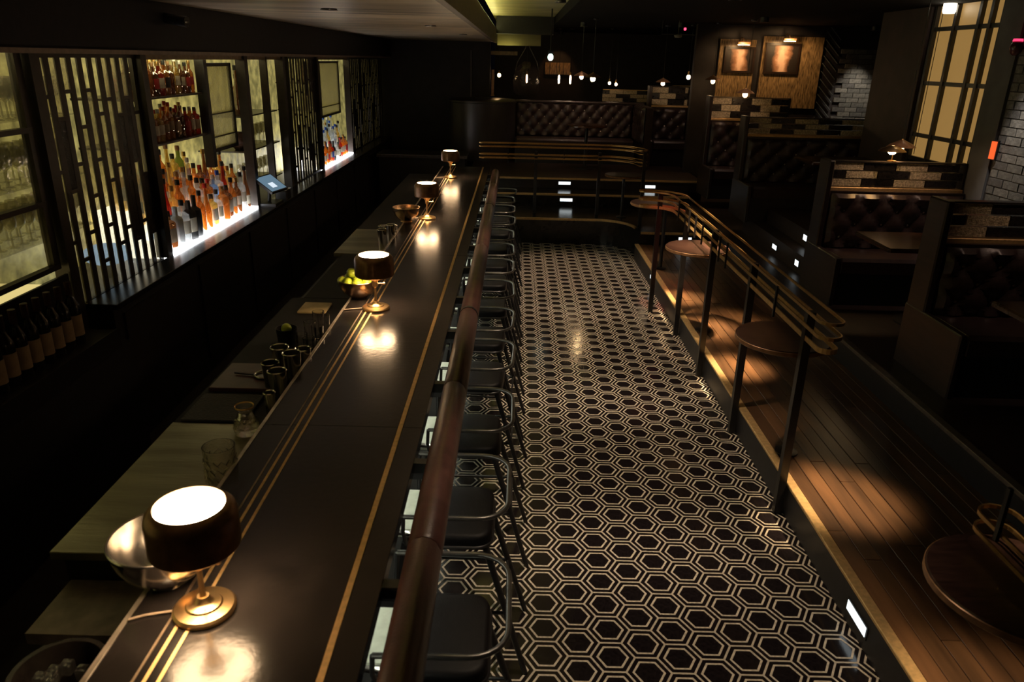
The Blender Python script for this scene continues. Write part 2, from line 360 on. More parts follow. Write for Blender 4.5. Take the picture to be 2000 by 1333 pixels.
# ---- right wall: near brick part, grey pilaster, backlit window, brown pier
XW = 4.25
wr = struct(MB().box(XW, XW+.12, -.5, 7.0, .35, 3.5).obj('wall_right', WALLD))
def brick_mesh(ln, m): return MB().box(-.014, .006, -ln/2, ln/2, -.031, .031).mesh('brick', m)
bfull = [brick_mesh(.200, b) for b in BRICK]; bhalf = [brick_mesh(.095, b) for b in BRICK]
for r_ in range(20):
    z = 1.32 + r_*.072; y = 6.78 - (0 if r_ % 2 else .105)
    if not r_ % 2: link('brick', R.choice(bhalf), wr, (XW+R.uniform(-.003, .002), 6.78-.047, z))
    for k in range(8):
        yy = y - .105 - k*.21
        link('brick', R.choice(bfull), wr, (XW+R.uniform(-.004, .003), yy, z))
struct(MB().box(XW-.02, XW+.12, 6.82, 7.14, .4, 3.5).obj('wall_pilaster', PIERG))
struct(MB().box(XW, XW+.3, 8.42, 9.5, .4, 3.5).obj('wall_pier', PIER))
struct(MB().box(XW, XW+.3, 7.14, 8.42, .4, 1.52).obj('wall_sill', DARKW))
wn = struct(MB().box(XW+.10, XW+.12, 7.14, 8.42, 1.52, 3.5).obj('window_1', BLACK))
PANE = mat('backlit_pane', (.09, .06, .025), .5, noise=(5, .12), emit=(1, .56, .16), strength=.27)
ys = [7.20, 7.32, 7.46, 7.80, 8.36]; zs = [1.56, 1.80, 2.32, 2.84, 3.45]
ycut = [7.20, 7.385, 7.57, 7.98, 8.36]
for i in range(4):
    for j in range(4):
        MB().box(XW+.06, XW+.075, ycut[i]+.02, ycut[i+1]-.02, zs[j]+.018, zs[j+1]-.018).obj('pane', PANE, wn)
for y in ycut: MB().box(XW+.02, XW+.09, y-.022, y+.022, 1.52, 3.48).obj('mullion', BLACKM, wn)
for z in zs: MB().box(XW+.03, XW+.085, 7.2, 8.36, z-.02, z+.02).obj('glazing_bar', BLACKM, wn)
MB().tube([(XW+.03, 8.24, 1.6), (XW+.03, 8.24, 3.4)], .004, 6).obj('chain', BLACKM, wn)
# ---- far right alcove: veneered picture wall, herringbone slats, brick column
wa = struct(MB().box(2.9, 6.2, 13.06, 13.2, .4, 3.5).obj('wall_alcove', WALLD))
for a, b, z0, z1 in ((3.28, 3.86, 1.86, 2.84), (3.98, 4.95, 1.80, 2.90)):
    MB().box(a, b, 13.02, 13.06, z0, z1).obj('panel', VENEER, wa)
SL = mat('herringbone_slat', (.13, .14, .14), .3)
for k in range(13):
    z = 1.55+k*.12; c = (5.10, 13.035, z); s2 = math.sqrt(.5)
    MB().obox(c, (.17, .010, .005), ((s2, 0, -s2), (0, 1, 0), (s2, 0, s2))).obj('slat', SL, wa)
bw = [MB().box(-.098, .098, -.02, .006, -.034, .034).mesh('brick', b) for b in BRICK]
for r_ in range(17):
    for k in range(3):
        x = 5.36 + k*.205 + (.1 if r_ % 2 else 0)
        if x < 5.93: link('brick', R.choice(bw), wa, (x, 13.06+R.uniform(-.006, .002), 1.5+r_*.075))

# ================================================================== BAR
ZT = 1.0
bar = thing('bar_counter', 'long black bar counter with brass inlay lines running down the room', 'bar', (0, 0, 0))
MB().box(-1.0, -.62, .5, 10.85, 0, ZT-.05).obj('body', BLACK, bar)
fp = MB().box(-.62, -.60, .5, 10.85, .12, ZT-.06).obj('front_panel', DARKW, bar)
for a, b in ((.5, 2.79), (2.79, 5.72), (5.72, 8.49), (8.49, 10.88)):
    MB().bevbox(-.905, -.462, a+.001, b-.001, ZT-.05, ZT, .002).obj('top_slab', BARTOP, bar)
    MB().bevbox(-.442, -.36, a+.001, b-.001, ZT-.05, ZT, .002).obj('edge_slab', BARTOP, bar)
    MB().bevbox(-1.025, -.912, a+.001, b-.001, ZT-.05, ZT-.001, .002).obj('inner_slab', BARTOP, bar)
MB().box(-.461, -.443, .5, 10.87, ZT-.04, ZT+.0005).obj('brass_inlay', BRASSB, bar)
for x in (-.845, -.88): MB().box(x-.005, x+.005, .5, 10.87, ZT-.04, ZT+.0012).obj('brass_inlay', BRASSB, bar)
MB().box(-.912, -.905, .5, 10.87, ZT-.04, ZT+.0005).obj('brass_inlay', mat('dull_inlay', (.30, .22, .15), .45, .8), bar)
MB().box(-1.034, -1.020, .5, 10.87, ZT-.16, ZT+.002).obj('steel_edge', mat('edge_steel', (.62, .54, .46), .42, .8), bar)
MB().box(-.52, -.50, .7, 10.8, ZT-.066, ZT-.05).obj('under_light', lamp('under_bar_led', (.97, 1., .80), 17.), bar)
# padded arm rail along the front edge
ar = thing('arm_rail', 'padded oxblood leather arm rail running along the bar edge', 'arm rail', (0, 0, 0))
segs = [.5, 1.98, 3.20, 4.30, 5.98, 7.80, 9.2, 10.42]
prof = [(-.058, -.03), (-.060, .0), (-.052, .030), (-.034, .050), (-.010, .058), (.018, .054), (.040, .036), (.052, .010), (.054, -.02), (.046, -.042), (0, -.052), (-.04, -.046)]
def rail_seg(y0, y1):
    mb = MB(); n = len(prof); vs_ = []
    ys_ = [(y0, .90), (y0+.012, 1.), (y1-.012, 1.), (y1, .90)]
    for y, k in ys_: vs_ += [(-.255+p[0]*k, y, .985+p[1]*k) for p in prof]
    fs = [tuple(range(n)), tuple(range(4*n-1, 3*n-1, -1))]
    for j in range(3):
        for i in range(n): i2 = (i+1) % n; fs.append((j*n+i2, j*n+i, (j+1)*n+i, (j+1)*n+i2))
    return mb.add(vs_, fs)
for a, b in zip(segs, segs[1:]): rail_seg(a+.002, b-.002).obj('padded_section', ROLL_L, ar, smooth=50)
for y in (4.30, 7.80, 10.42):
    mb = MB(); n = len(prof)
    vs_ = [(-.255+p[0]*1.06, yy, .985+p[1]*1.06) for yy in (y-.014, y+.014) for p in prof]
    mb.add(vs_, [tuple(range(n)), tuple(range(2*n-1, n-1, -1))]+[((i+1) % n, i, n+i, n+(i+1) % n) for i in range(n)]).obj('joint_band', BLACKM, ar)
for y in (1.08, 1.81, 2.53, 3.28, 4.01, 4.66, 5.4, 6.1, 6.8, 7.5, 8.2, 8.9, 9.6, 10.2):
    MB().box(-.40, -.24, y-.025, y+.025, ZT-.075, ZT-.052).box(-.375, -.30, y-.02, y+.02, ZT-.06, ZT-.008).obj('bracket', BLACKM, ar)
# lower service ledge behind the bar
ZL = .90
st = thing('service_ledge', 'lower steel service ledge along the bartender side of the bar', 'counter', (0, 0, 0))
LEDGE = mat('ledge_steel', (.33, .31, .22), .34, .75, noise=(5, .3), bump=(30, .15), stretch=(.3, 2, 1))
for k, (a, b) in enumerate(((2.04, 2.98), (6.1, 7.05))):
    MB().bevbox(-1.50, -1.036, a, b, ZL-.03, ZL, .003).obj('steel_plate', LEDGE, st)
for k, (a, b) in enumerate(((2.985, 4.86), (4.865, 6.095), (7.055, 10.8))):
    MB().bevbox(-1.50 if k != 1 else -1.42, -1.036, a, b, ZL-.03, ZL-.004, .003).obj('dark_plate', mat('ledge_dark', (.010, .009, .010), .6, 0, .2), st)
MB().box(-1.46, -1.036, 2.05, 10.8, ZL-.22, ZL-.031).obj('sink_skirt', BLACK, st)
MB().box(-1.44, -1.06, 1.78, 2.03, ZL-.14, ZL-.10).obj('lower_shelf', mat('shelf_steel', (.20, .17, .14), .4, .6), st)
MB().box(-1.46, -1.05, 1.2, 10.8, .1, ZL-.22).obj('cabinet_body', BLACK, st)

# ---- bar lamps
def bar_lamp(name, label, loc):
    t = thing(name, label, 'lamp', loc, 0, 'brass mushroom lamps along the bar')
    MB().lathe([(.082, 0), (.084, .006), (.084, .012), (.078, .018), (.050, .021), (.046, .026), (.030, .029), (.022, .036), (.016, .05)], 40).obj('base', BRASSL, t, smooth=35)
    MB().lathe([(.011, .045), (.0075, .06), (.0075, .135), (.014, .142), (.018, .150), (.018, .176), (.024, .182), (.032, .194), (.038, .203)], 24).obj('stem', BRASSL, t, smooth=35)
    MB().tube([(.017, 0, .163), (.05, 0, .163)], .0035, 8).ball((.055, 0, .163), .009, 10).obj('switch', BRASSL, t, smooth=60)
    MB().lathe([(.112, .212), (.118, .218), (.118, .305), (.114, .322), (.102, .336), (.093, .341), (.090, .341), (.090, .333), (.110, .318), (.114, .30), (.114, .218), (.112, .212)], 48, cap0=False, cap1=False).obj('shade', BRONZE, t, smooth=40)
    MB().lathe([(.088, .336), (.06, .3395), (.02, .341)], 40).obj('diffuser', DIFF_T, t, smooth=60)
    MB().lathe([(.02, .205), (.040, .209), (.046, .213), (.112, .217), (.112, .221), (.03, .224)], 32).obj('lower_diffuser', DIFF_B, t, smooth=60)
    MB().tube([(-.075, -.012, .006), (-.11, -.02, .005), (-.15, -.03, .004), (-.188, -.05, .005)], .004, 6).obj('cord', mat('cord', (.4, .3, .22), .5), t, smooth=60)
    return t
LB = [(1.67, 'nearest, biggest brass bar lamp beside the polished steel bowl'), (4.35, 'brass bar lamp standing right beside the bowl of limes'),
      (7.13, 'brass bar lamp between the empty copper bowl and the far bar end'), (9.80, 'farthest brass bar lamp, at the end of the bar')]
for y, lb in LB: bar_lamp('bar_lamp', lb, (-.83, y, ZT))

# ---- bar stools
def stool():
    t = thing('bar_stool', 'black bar stool', 'stool', (0, 0, 0), 0, 'black bar stools lined up along the bar')
    def rr(hx, hy, r, n=6):
        p = []
        for sx, sy, a in ((1, 1, 0), (-1, 1, PI/2), (-1, -1, PI), (1, -1, 1.5*PI)):
            p += arc(sx*(hx-r), sy*(hy-r), r, a, a+PI/2, n)
        return p
    mb = MB(); lv = [(.90, .618), (1., .630), (1.0, .664), (.97, .676), (.88, .681), (.5, .684)]
    base = rr(.150, .192, .068); n = len(base); vs_ = []
    for k, z in lv: vs_ += [(.038+p[0]*k, p[1]*k, z) for p in base]
    fs = [tuple(range(n-1, -1, -1)), tuple((len(lv)-1)*n+i for i in range(n))]
    for j in range(len(lv)-1):
        for i in range(n): i2 = (i+1) % n; fs.append((j*n+i, j*n+i2, (j+1)*n+i2, (j+1)*n+i))
    mb.add(vs_, fs).obj('seat', SEATL, t, smooth=50)
    pp = [(.038+p[0], p[1], .628) for p in rr(.152, .194, .070)]
    MB().tube(pp, .007, 6, True).obj('seat_frame', BLACKM, t, smooth=60)
    MB().bevbox(-.205, -.115, -.15, .15, .640, .676, .006).obj('lit_edge_plate', PALE, t)  # added pale plate; its tone stands in for light on the seat edge
    MB().tube([(-.215, -.155, .66), (-.20, -.172, .678), (-.12, -.178, .676)], .011, 8).obj('front_clip', STEEL, t, smooth=60)
    hp = [(-.15, .245, .80), (-.02, .245, .80)] + [(p[0], p[1], .80) for p in arc(.13, .125, .12, PI/2, 0, 6)] + [(p[0], p[1], .80) for p in arc(.13, -.125, .12, 0, -PI/2, 6)] + [(-.02, -.245, .80), (-.15, -.245, .80)]
    MB().tube(hp, .0095, 8).obj('back_hoop', mat('stool_steel', (.10, .095, .09), .3, .8), t, smooth=60)
    for sy in (-1, 1):
        MB().tube([(-.15, sy*.245, .80), (-.155, sy*.235, .72), (-.15, sy*.19, .635)], .008, 8).obj('hoop_support', BLACKM, t, smooth=60)
        for sx in (-1, 1):
            top = (sx*.16, sy*.16, .625); ft = (.34 if sx > 0 else -.25, sy*.195, .0)
            MB().tube([top, ft], .014, 8, rad=[.015, .012]).obj('leg', BLACKM, t, smooth=60)
    fr = []
    k = .52
    for sx, sy in ((1, 1), (-1, 1), (-1, -1), (1, -1)):
        fr.append((sx*.16+((.34 if sx > 0 else -.25)-sx*.16)*k, sy*(.16+.035*k), .625*(1-k)))
    MB().tube(fr, .009, 8, True).obj('foot_ring', BLACKM, t, smooth=60)
    return t
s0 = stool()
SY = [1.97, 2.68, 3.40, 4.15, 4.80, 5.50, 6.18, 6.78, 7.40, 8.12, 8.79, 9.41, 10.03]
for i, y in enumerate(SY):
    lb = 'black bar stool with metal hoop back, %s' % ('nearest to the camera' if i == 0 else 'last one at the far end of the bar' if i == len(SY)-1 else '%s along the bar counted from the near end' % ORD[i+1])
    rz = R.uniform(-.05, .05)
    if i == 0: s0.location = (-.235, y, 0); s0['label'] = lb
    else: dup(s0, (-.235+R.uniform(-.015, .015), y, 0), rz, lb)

# ================================================================== THINGS ON THE BAR
def vessel(name, label, cat, prof, m, loc, n=24, group=None, sq=None):
    return tag(MB().lathe(prof, n, cap0=False, cap1=False, sq=sq).obj(name, m, None, loc, 40), label, cat, group)
def bowl_prof(r, h, t=.004):
    o = [(r*.35, 0)]+[(r*math.sin(a), h*(1-math.cos(a))) for a in [PI/2*i/8 for i in range(3, 9)]]
    o = [(.001, 0.001)]+o; inn = [(max(x-t, .001), z+t) for x, z in o[::-1]]
    return o+[(r+.004, h+.002), (r+.002, h+.006)]+inn
def cup_prof(r0, r1, h, t=.003):
    return [(.001, 0), (r0, 0), (r0+.25*(r1-r0), h*.25), (r1, h), (r1-t, h), (r0-t, t*2), (.001, t*2)]
bt = thing('steel_bowl', 'large polished steel bowl beside the nearest bar lamp', 'bowl', (-.985, 1.80, ZT))
MB().lathe(bowl_prof(.145, .145), 48, cap0=False, cap1=False).obj('body', STEEL, bt, smooth=50); MB().lathe([(.05, -.0), (.058, 0), (.05, .012)], 32).obj('foot', STEEL, bt, smooth=50)
tb = thing('ice_tub', 'dark round ice tub below the nearest end of the bar ledge', 'tub', (-1.19, 1.55, .68))
MB().lathe([(.001, 0), (.10, 0), (.115, .20), (.122, .205), (.122, .212), (.108, .212), (.095, .02), (.001, .02)], 40, cap0=False, cap1=False).obj('body', mat('dark_plastic', (.03, .025, .022), .2), tb, smooth=40)
for k in range(7):
    a = R.uniform(0, 6.28); r = R.uniform(0, .06); MB().bevbox(-.016, .016, -.016, .016, -.016, .016, .004).obj('ice_cube', CLEAR, tb, (r*math.cos(a), r*math.sin(a), .17+R.uniform(0, .02)))
mg = thing('mixing_glass', 'tall cut-crystal mixing glass nearest to the steel bowl', 'glass', (-1.085, 2.47, ZL+.001))
MB().lathe([(.001, 0), (.052, 0), (.056, .01), (.056, .05), (.058, .12), (.060, .17), (.056, .17), (.053, .05), (.05, .02), (.001, .02)], 32, cap0=False, cap1=False).obj('body', CUT, mg, smooth=40)
cutm = MB().obox((0, 0, 0), (.004, .011, .016), ((1, 0, 0), (0, .7, .7), (0, -.7, .7))).mesh('cut_facet', CUT)
for j in range(3):
    for i in range(12):
        a = 2*PI*(i+.5*(j % 2))/12; link('cut_facet', cutm, mg, (.057*math.cos(a), .057*math.sin(a), .04+j*.035), a)
g2 = thing('crystal_jar', 'short crystal jar with gold rim on the service ledge', 'jar', (-1.14, 2.90, ZL+.001))
MB().lathe([(.001, 0), (.05, 0), (.056, .03), (.05, .06), (.03, .085), (.028, .11), (.04, .125), (.036, .125), (.025, .11), (.045, .06), (.05, .03), (.001, .01)], 28, cap0=False, cap1=False).obj('body', CUT, g2, smooth=40)
MB().lathe([(.040, .122), (.042, .126), (.040, .13), (.036, .126)], 28, cap0=False, cap1=False).obj('rim', BRASS, g2, smooth=60)
for k in range(9): a = k*.7; MB().ball((0, 0, 0), .010, 8).obj('bead', STEEL, g2, (.035*math.cos(a), .035*math.sin(a), .055+.008*(k % 2)), smooth=60)
def shaker(label, loc, r, h, m=STEEL, cap=True):
    t = thing('steel_tin', label, 'shaker', loc, 0, 'steel bar tins on the service ledge')
    MB().lathe(cup_prof(r*.78, r, h), 24, cap0=False, cap1=False).obj('body', m, t, smooth=40)
    MB().lathe([(r, h-.002), (r+.003, h), (r, h+.004), (r-.004, h)], 24, cap0=False, cap1=False).obj('rim', STEEL, t, smooth=60)
    return t
SH = [((-1.09, 3.08), .026, .11, 'small slim jigger tin in front of the group near the bar mat'), ((-1.10, 3.24), .044, .15, 'wide steel tin second in the group near the bar mat'),
      ((-1.17, 3.36), .042, .14, 'dark-sided steel tin behind the small jigger'), ((-1.08, 3.42), .045, .17, 'tall steel shaking tin in the middle of the near group'),
      ((-1.17, 3.52), .045, .16, 'steel tin standing behind the tall shaking tin'), ((-1.07, 3.58), .04, .13, 'steel tin beside the row of tall glasses'),
      ((-1.12, 6.28), .04, .17, 'tall steel tin in front of the far tin group'), ((-1.06, 6.38), .04, .19, 'tallest steel tin of the far group beside the brass lines'),
      ((-1.14, 6.46), .042, .16, 'steel tin at the back of the far tin group'), ((-1.07, 6.55), .038, .15, 'short steel tin at the end of the far tin group')]
for (x, y), r, h, lb in SH: shaker(lb, (x, y, ZL), r, h, STEEL if 'dark' not in lb else STEELD)
for k, (x, y, h) in enumerate(((-1.08, 3.74, .13), (-1.14, 3.80, .13), (-1.07, 3.88, .15), (-1.13, 3.95, .15), (-1.07, 4.03, .16), (-1.12, 4.10, .16))):
    vessel('highball_glass', 'clear highball glass, %s from the near end of the glass row by the lime bowl' % ORD[k+1], 'glass', cup_prof(.028, .034, h, .0025), GLASS, (x, y, ZL), 20, 'clear highball glasses')
for k, (x, y) in enumerate(((-1.08, 8.7), (-1.12, 8.95), (-1.07, 9.15), (-1.12, 9.35))):
    vessel('tumbler', 'small tumbler, %s from the near end of the row before the farthest lamp' % ORD[k+1], 'glass', cup_prof(.035, .042, .13, .003), CUT, (x, y, ZL), 20, 'tumblers near the farthest lamp')
# limes
def limes(cx, cy, cz, pts, where):
    me = MB().ball((0, 0, 0), .030, 12, sz=1.12).mesh('lime', LIME, 60)
    for i, (x, y, z) in enumerate(pts):
        o = link('lime', me, None, (cx+x*1.1, cy+y*1.1, cz+z*1.04), R.uniform(0, 6)); o.rotation_euler = (R.uniform(0, 3), R.uniform(0, 3), 0)
        tag(o, 'green lime, %s' % where[i], 'lime', 'limes in the steel bowl')
lb = thing('lime_bowl', 'round steel bowl full of limes beside the second lamp', 'bowl', (-.978, 4.57, ZT))
MB().lathe(bowl_prof(.125, .12), 40, cap0=False, cap1=False).obj('body', mat('copper_steel', (.30, .21, .15), .28, 1.), lb, smooth=50)
PT = [(-.085, -.03, .112), (-.045, -.065, .115), (.01, -.07, .112), (.06, -.05, .114), (-.055, .02, .118), (0, -.015, .122), (.05, .015, .120), (-.01, .055, .118), (-.03, -.02, .162), (.03, -.03, .163)]
limes(-.978, 4.57, ZT, PT, ['leftmost at the bowl rim', 'front left of the bottom layer in the bowl', 'front centre of the bottom layer in the bowl', 'front right beside the lamp stem',
      'back left of the bottom layer', 'in the middle of the bottom layer', 'back right partly behind the lamp', 'at the very back of the bowl', 'left one of the two on top', 'right one of the two on top'])
cb = tag(MB().bevbox(-.09, .09, -.10, .10, 0, .012, .004).obj('cutting_board', mat('tan_board', (.42, .33, .16), .5, noise=(9, .3)), None, (-1.28, 4.62, ZL)), 'small tan cutting board behind the lime bowl', 'board')
eb = thing('copper_bowl', 'empty copper mixing bowl in front of the third lamp', 'bowl', (-1.01, 6.98, ZT))
MB().lathe(bowl_prof(.125, .13), 40, cap0=False, cap1=False).obj('body', mat('warm_copper', (.55, .38, .25), .25, 1.), eb, smooth=50)
MB().lathe([(.045, -.0), (.055, 0), (.05, .012)], 28).obj('foot', BRASS, eb, smooth=50)
lc = thing('garnish_cup', 'dark garnish cup holding one green lime near the glass row', 'cup', (-1.28, 4.0, ZL))
MB().lathe(cup_prof(.05, .06, .09), 24, cap0=False, cap1=False).obj('body', BLACKM, lc, smooth=40)
o = link('lime', MB().ball((0, 0, 0), .03, 12).mesh('lime', LIME, 60), None, (-1.28, 4.0, ZL+.085)); tag(o, 'single green lime lying in the dark garnish cup', 'lime')
tag(MB().bevbox(-.15, .14, -.14, .14, 0, .01, .003).obj('bar_mat', mat('rubber', (.02, .018, .02), .6, bump=(90, .6)), None, (-1.32, 3.13, ZL)), 'flat black rubber bar mat on the service ledge', 'mat')
tg = thing('tray', 'dark red edged tray with bar tools on the service ledge', 'tray', (-1.30, 3.48, ZL-.003))
MB().bevbox(-.17, .17, -.16, .16, 0, .02, .004).obj('body', mat('tray_red', (.06, .018, .02), .4), tg)
ts = thing('strainer', 'steel hawthorne strainer lying on the dark red tray', 'strainer', (-1.24, 3.47, ZL+.018))
MB().lathe([(.001, .0), (.045, 0), (.048, .006), (.001, .008)], 24, cap0=False, cap1=False).obj('disc', STEELD, ts, smooth=40); MB().tube([(-.045, 0, .006), (-.16, .02, .008)], .006, 6).obj('handle', STEELD, ts, smooth=60)
MB().tube([(.05*math.cos(a), .05*math.sin(a), .012) for a in [2*PI*i/20 for i in range(20)]], .005, 6, True).obj('spring', STEEL, ts, smooth=60)

# ================================================================== BACK BAR
XB = -2.65
bb = thing('back_counter', 'black back bar counter below the lit bottle windows', 'counter', (0, 0, 0))
MB().box(-3.19, -2.45, 4.35, 15.2, 0, .95).obj('cabinet_body', BLACK, bb); MB().bevbox(-2.62, -2.42, 4.35, 15.2, .95, .985, .004).obj('worktop', mat('black_stone', (.014, .012, .013), .25), bb)
MB().box(-3.19, -2.35, .5, 4.35, 0, .76).obj('low_cabinet', BLACK, bb)
for k in range(9): MB().box(-2.45, -2.435, 4.45+k*1.18, 5.55+k*1.18, .12, .9).obj('door', mat('cabinet_door', (.016, .013, .014), .4), bb)
struct(MB().box(-3.25, -2.42, .5, 15.2, 2.44, 2.76).obj('wall_header', mat('header_wood', (.009, .007, .008), .6, 0, .2)))
struct(MB().box(-2.46, -2.40, .5, 15.2, 2.425, 2.45).obj('trim_11', mat('header_trim', (.16, .11, .085), .35)))
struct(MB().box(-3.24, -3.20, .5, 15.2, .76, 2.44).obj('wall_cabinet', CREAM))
# cabinet light strips at the top, inside
for a, b in ((2.9, 4.2), (4.45, 5.4), (5.65, 7.6), (7.85, 8.75), (10.45, 12.2)):
    o = MB().box(-2.80, -2.77, a, b, 2.405, 2.42).obj('cabinet_light', STRIPY); tag(o, 'warm light strip inside the back bar above %s' % {2.9: 'the wine glasses', 4.45: 'the nearest slatted screen', 5.65: 'the large bottle window', 7.85: 'the till', 10.45: 'the far bottle window'}[a], 'strip light')
# posts
fr = thing('display_case', 'dark bronze upright frame of the back bar', 'frame', (0, 0, 0))
FM = mat('frame_bronze', (.035, .027, .022), .4, .4)
for y, wdt in ((4.28, .09), (5.53, .08), (7.62, .09), (8.85, .08), (9.02, .04), (10.36, .08), (12.32, .08), (15.15, .1)):
    MB().box(XB-.04, XB+.05, y-wdt/2, y+wdt/2, .986 if y > 4.5 else .763, 2.437).obj('post', FM, fr)
for a, b in ((5.57, 7.57), (7.67, 8.81), (10.40, 12.28)): MB().box(XB-.03, XB+.03, a, b, 2.39, 2.43).obj('top_bar', mat('frame_trim', (.22, .15, .09), .4, .6), fr)
# slatted screens : running-bond glass strips in a dark bronze frame, all strips upright
def screen(label, y0, y1, z0, z1, n, ln):
    t = thing('lattice_screen', label, 'screen', (XB, 0, 0), 0, 'upright glass strip screens')
    dy = (y1-y0)/n
    MB().box(-.015, .015, y0, y1, z1-.02, z1+.01).obj('top_bar', FM, t); MB().box(-.015, .015, y0, y1, z0-.01, z0+.02).obj('bottom_bar', FM, t)
    for i in range(n+1):
        y = y0+i*dy; MB().box(-.005, .005, y-dy*.23, y+dy*.23, z0, z1).obj('slat', FM, t)
    for i in range(n):
        z = z0 + (-.5 if i % 2 else -.15)*ln + R.choice((0, .33, .5))*ln*.3
        while z < z1-.02:
            a = max(z, z0+.02); b = min(z+ln-.012, z1-.02)
            if b-a > .03:
                kind = R.random()
                if kind < .72: MB().box(-.003, .003, y0+i*dy+dy*.2, y0+(i+1)*dy-dy*.2, a, b).obj('glass_strip', SCRG, t)
                elif kind < .84: MB().box(-.003, .003, y0+i*dy+dy*.2, y0+(i+1)*dy-dy*.2, a, b).obj('dark_strip', BLOCKD, t)
            if z0+.05 < z < z1-.05: MB().box(-.0065, .0065, y0+i*dy+dy*.1, y0+(i+1)*dy-dy*.1, z-.018, z+.004).obj('cross_bar', FM, t)
            z += ln
screen('nearest glass strip screen, between the wine glass cabinet and large bottle window', 4.34, 5.48, .96, 2.42, 10, .42)
screen('middle glass strip screen, between the till and far bottle window', 9.06, 10.31, .98, 2.42, 11, .40)
screen('farthest glass strip screen, at the end of the back bar', 12.38, 15.08, .98, 2.42, 18, .40)
# near window with wine glasses behind wavy glass
nw = thing('glass_cabinet', 'near cabinet window with wavy glass panes at the left edge', 'cabinet', (XB, 0, 0))
for a, b in ((1.28, 1.62), (1.645, 2.02), (2.045, 2.42)):
    MB().box(-.006, .006, 2.6, 4.15, a, b).obj('pane', WAVY, nw)
for z in (1.265, 1.632, 2.032): MB().box(-.02, .025, 2.6, 4.2, z-.014, z+.014).obj('glazing_bar', FM, nw)
for y in (4.18,): MB().box(-.02, .02, y-.03, y+.03, 1.25, 2.43).obj('stile', FM, nw)
for z in (1.40, 1.72, 2.08):
    o = MB().box(-3.19, -2.72, 2.6, 4.8, z-.008, z).obj('glass_shelf', CLEAR); tag(o, 'clear shelf for wine glasses in the near cabinet, %s' % {1.40: 'lowest', 1.72: 'middle', 2.08: 'highest'}[z], 'shelf')
wg = [(.001, 0), (.034, 0), (.033, .003), (.006, .008), (.0045, .085), (.012, .095), (.034, .115), (.041, .145), (.038, .185), (.032, .215), (.030, .215), (.036, .18), (.038, .145), (.030, .118), (.001, .1)]
wgm = MB().lathe(wg, 16, cap0=False, cap1=False).mesh('wine_glass', glass('stemware', (.99, .97, .88), .18, .05, (30, .3), .4), 40)
for z, zn in ((1.40, 'lowest'), (1.72, 'middle'), (2.08, 'highest')):
    for i in range(12):
        for r_, rn in ((-2.80, 'front'), (-2.95, 'back')):
            tag(link('wine_glass', wgm, None, (r_+R.uniform(-.01, .01), 4.72-i*.092, z)), 'wine glass on the %s shelf of the near cabinet, %s row, %s from the right' % (zn, rn, ORD[i+1]), 'glass', 'wine glasses in the near cabinet')
gl_ = MB().box(-3.18, -2.68, 2.6, 4.2, 1.135, 1.15).obj('lit_shelf', lamp('led_warm_panel', (1, .80, .30), .75)); tag(gl_, 'glowing yellow underlit shelf at the bottom of the near cabinet', 'lit shelf')

# bottles
BG = {'amber': glass('amber_liquor', (.84, .43, .12), .36, .06, None, .6), 'golden': glass('golden_liquor', (.95, .74, .30), .34, .06, None, .6), 'dark red': glass('red_liquor', (.62, .10, .05), .6), 'clear': glass('clear_liquor', (.90, .92, .92), .25),
      'brown': glass('brown_liquor', (.45, .22, .09), .45, .06, None, .6), 'green': glass('green_bottle', (.45, .52, .16), .55), 'orange': glass('orange_liquor', (.93, .46, .09), .4, .06, None, .6), 'black': LABELK, 'pale blue': glass('blue_bottle', (.45, .62, .85), .35), 'white': mat('white_bottle', (.7, .72, .72), .35)}
LABS = {'cream': LABELW, 'black': LABELK, 'red': LABELR, 'blue': LABELB, 'kraft': KRAFT}
SHAPES = {
 'tall': (dict(sq=None), [(.034, 0), (.036, .004), (.036, .17), (.033, .19), (.018, .215), (.0135, .225), (.0135, .285)], .075, .15),
 'square': (dict(sq=6), [(.033, 0), (.035, .004), (.035, .165), (.030, .18), (.016, .19), (.0135, .195), (.0135, .235)], .05, .14),
 'squat': (dict(sq=None), [(.046, 0), (.050, .01), (.050, .10), (.042, .13), (.02, .155), (.016, .165), (.016, .205)], .03, .09),
 'slim': (dict(sq=None), [(.030, 0), (.032, .004), (.032, .13), (.026, .17), (.016, .22), (.0125, .26), (.0125, .33)], .04, .11),
 'shoulder': (dict(sq=None), [(.038, 0), (.040, .005), (.042, .15), (.040, .175), (.022, .19), (.015, .195), (.015, .255)], .06, .14)}
BMESH = {}
def bmesh_for(shape, col, cap, lab):
    key = (shape, col, cap, lab)
    if key in BMESH: return BMESH[key]
    kw, pr, l0, l1 = SHAPES[shape]
    n = 24 if kw['sq'] else 14
    body = MB().lathe(pr, n, **kw).mesh('glass_body', BG[col], 45)
    zt = pr[-1][1]; cp = MB().lathe([(.0155, zt-.02), (.016, zt+.004), (.0145, zt+.014)], 12).mesh('cap', CAPS[cap], 40)
    r = max(p[0] for p in pr if l0-.06 <= p[1] <= l1+.06); lb = MB().lathe([(r*1.015, l0), (r*1.015, l1)], 10, a0=-1.1, a1=1.1, **kw).mesh('label', LABS[lab], 60) if lab else None
    BMESH[key] = (body, cp, lb); return BMESH[key]
def bottle(shape, col, cap, lab, loc, label, group, rz=0, s=1.):
    b, c, l = bmesh_for(shape, col, cap, lab)
    t = thing('bottle', label, 'bottle', loc, rz, group); t.scale = (s, s, s)
    link('glass_body', b, t); link('cap', c, t)
    if l: link('label', l, t)
    return t
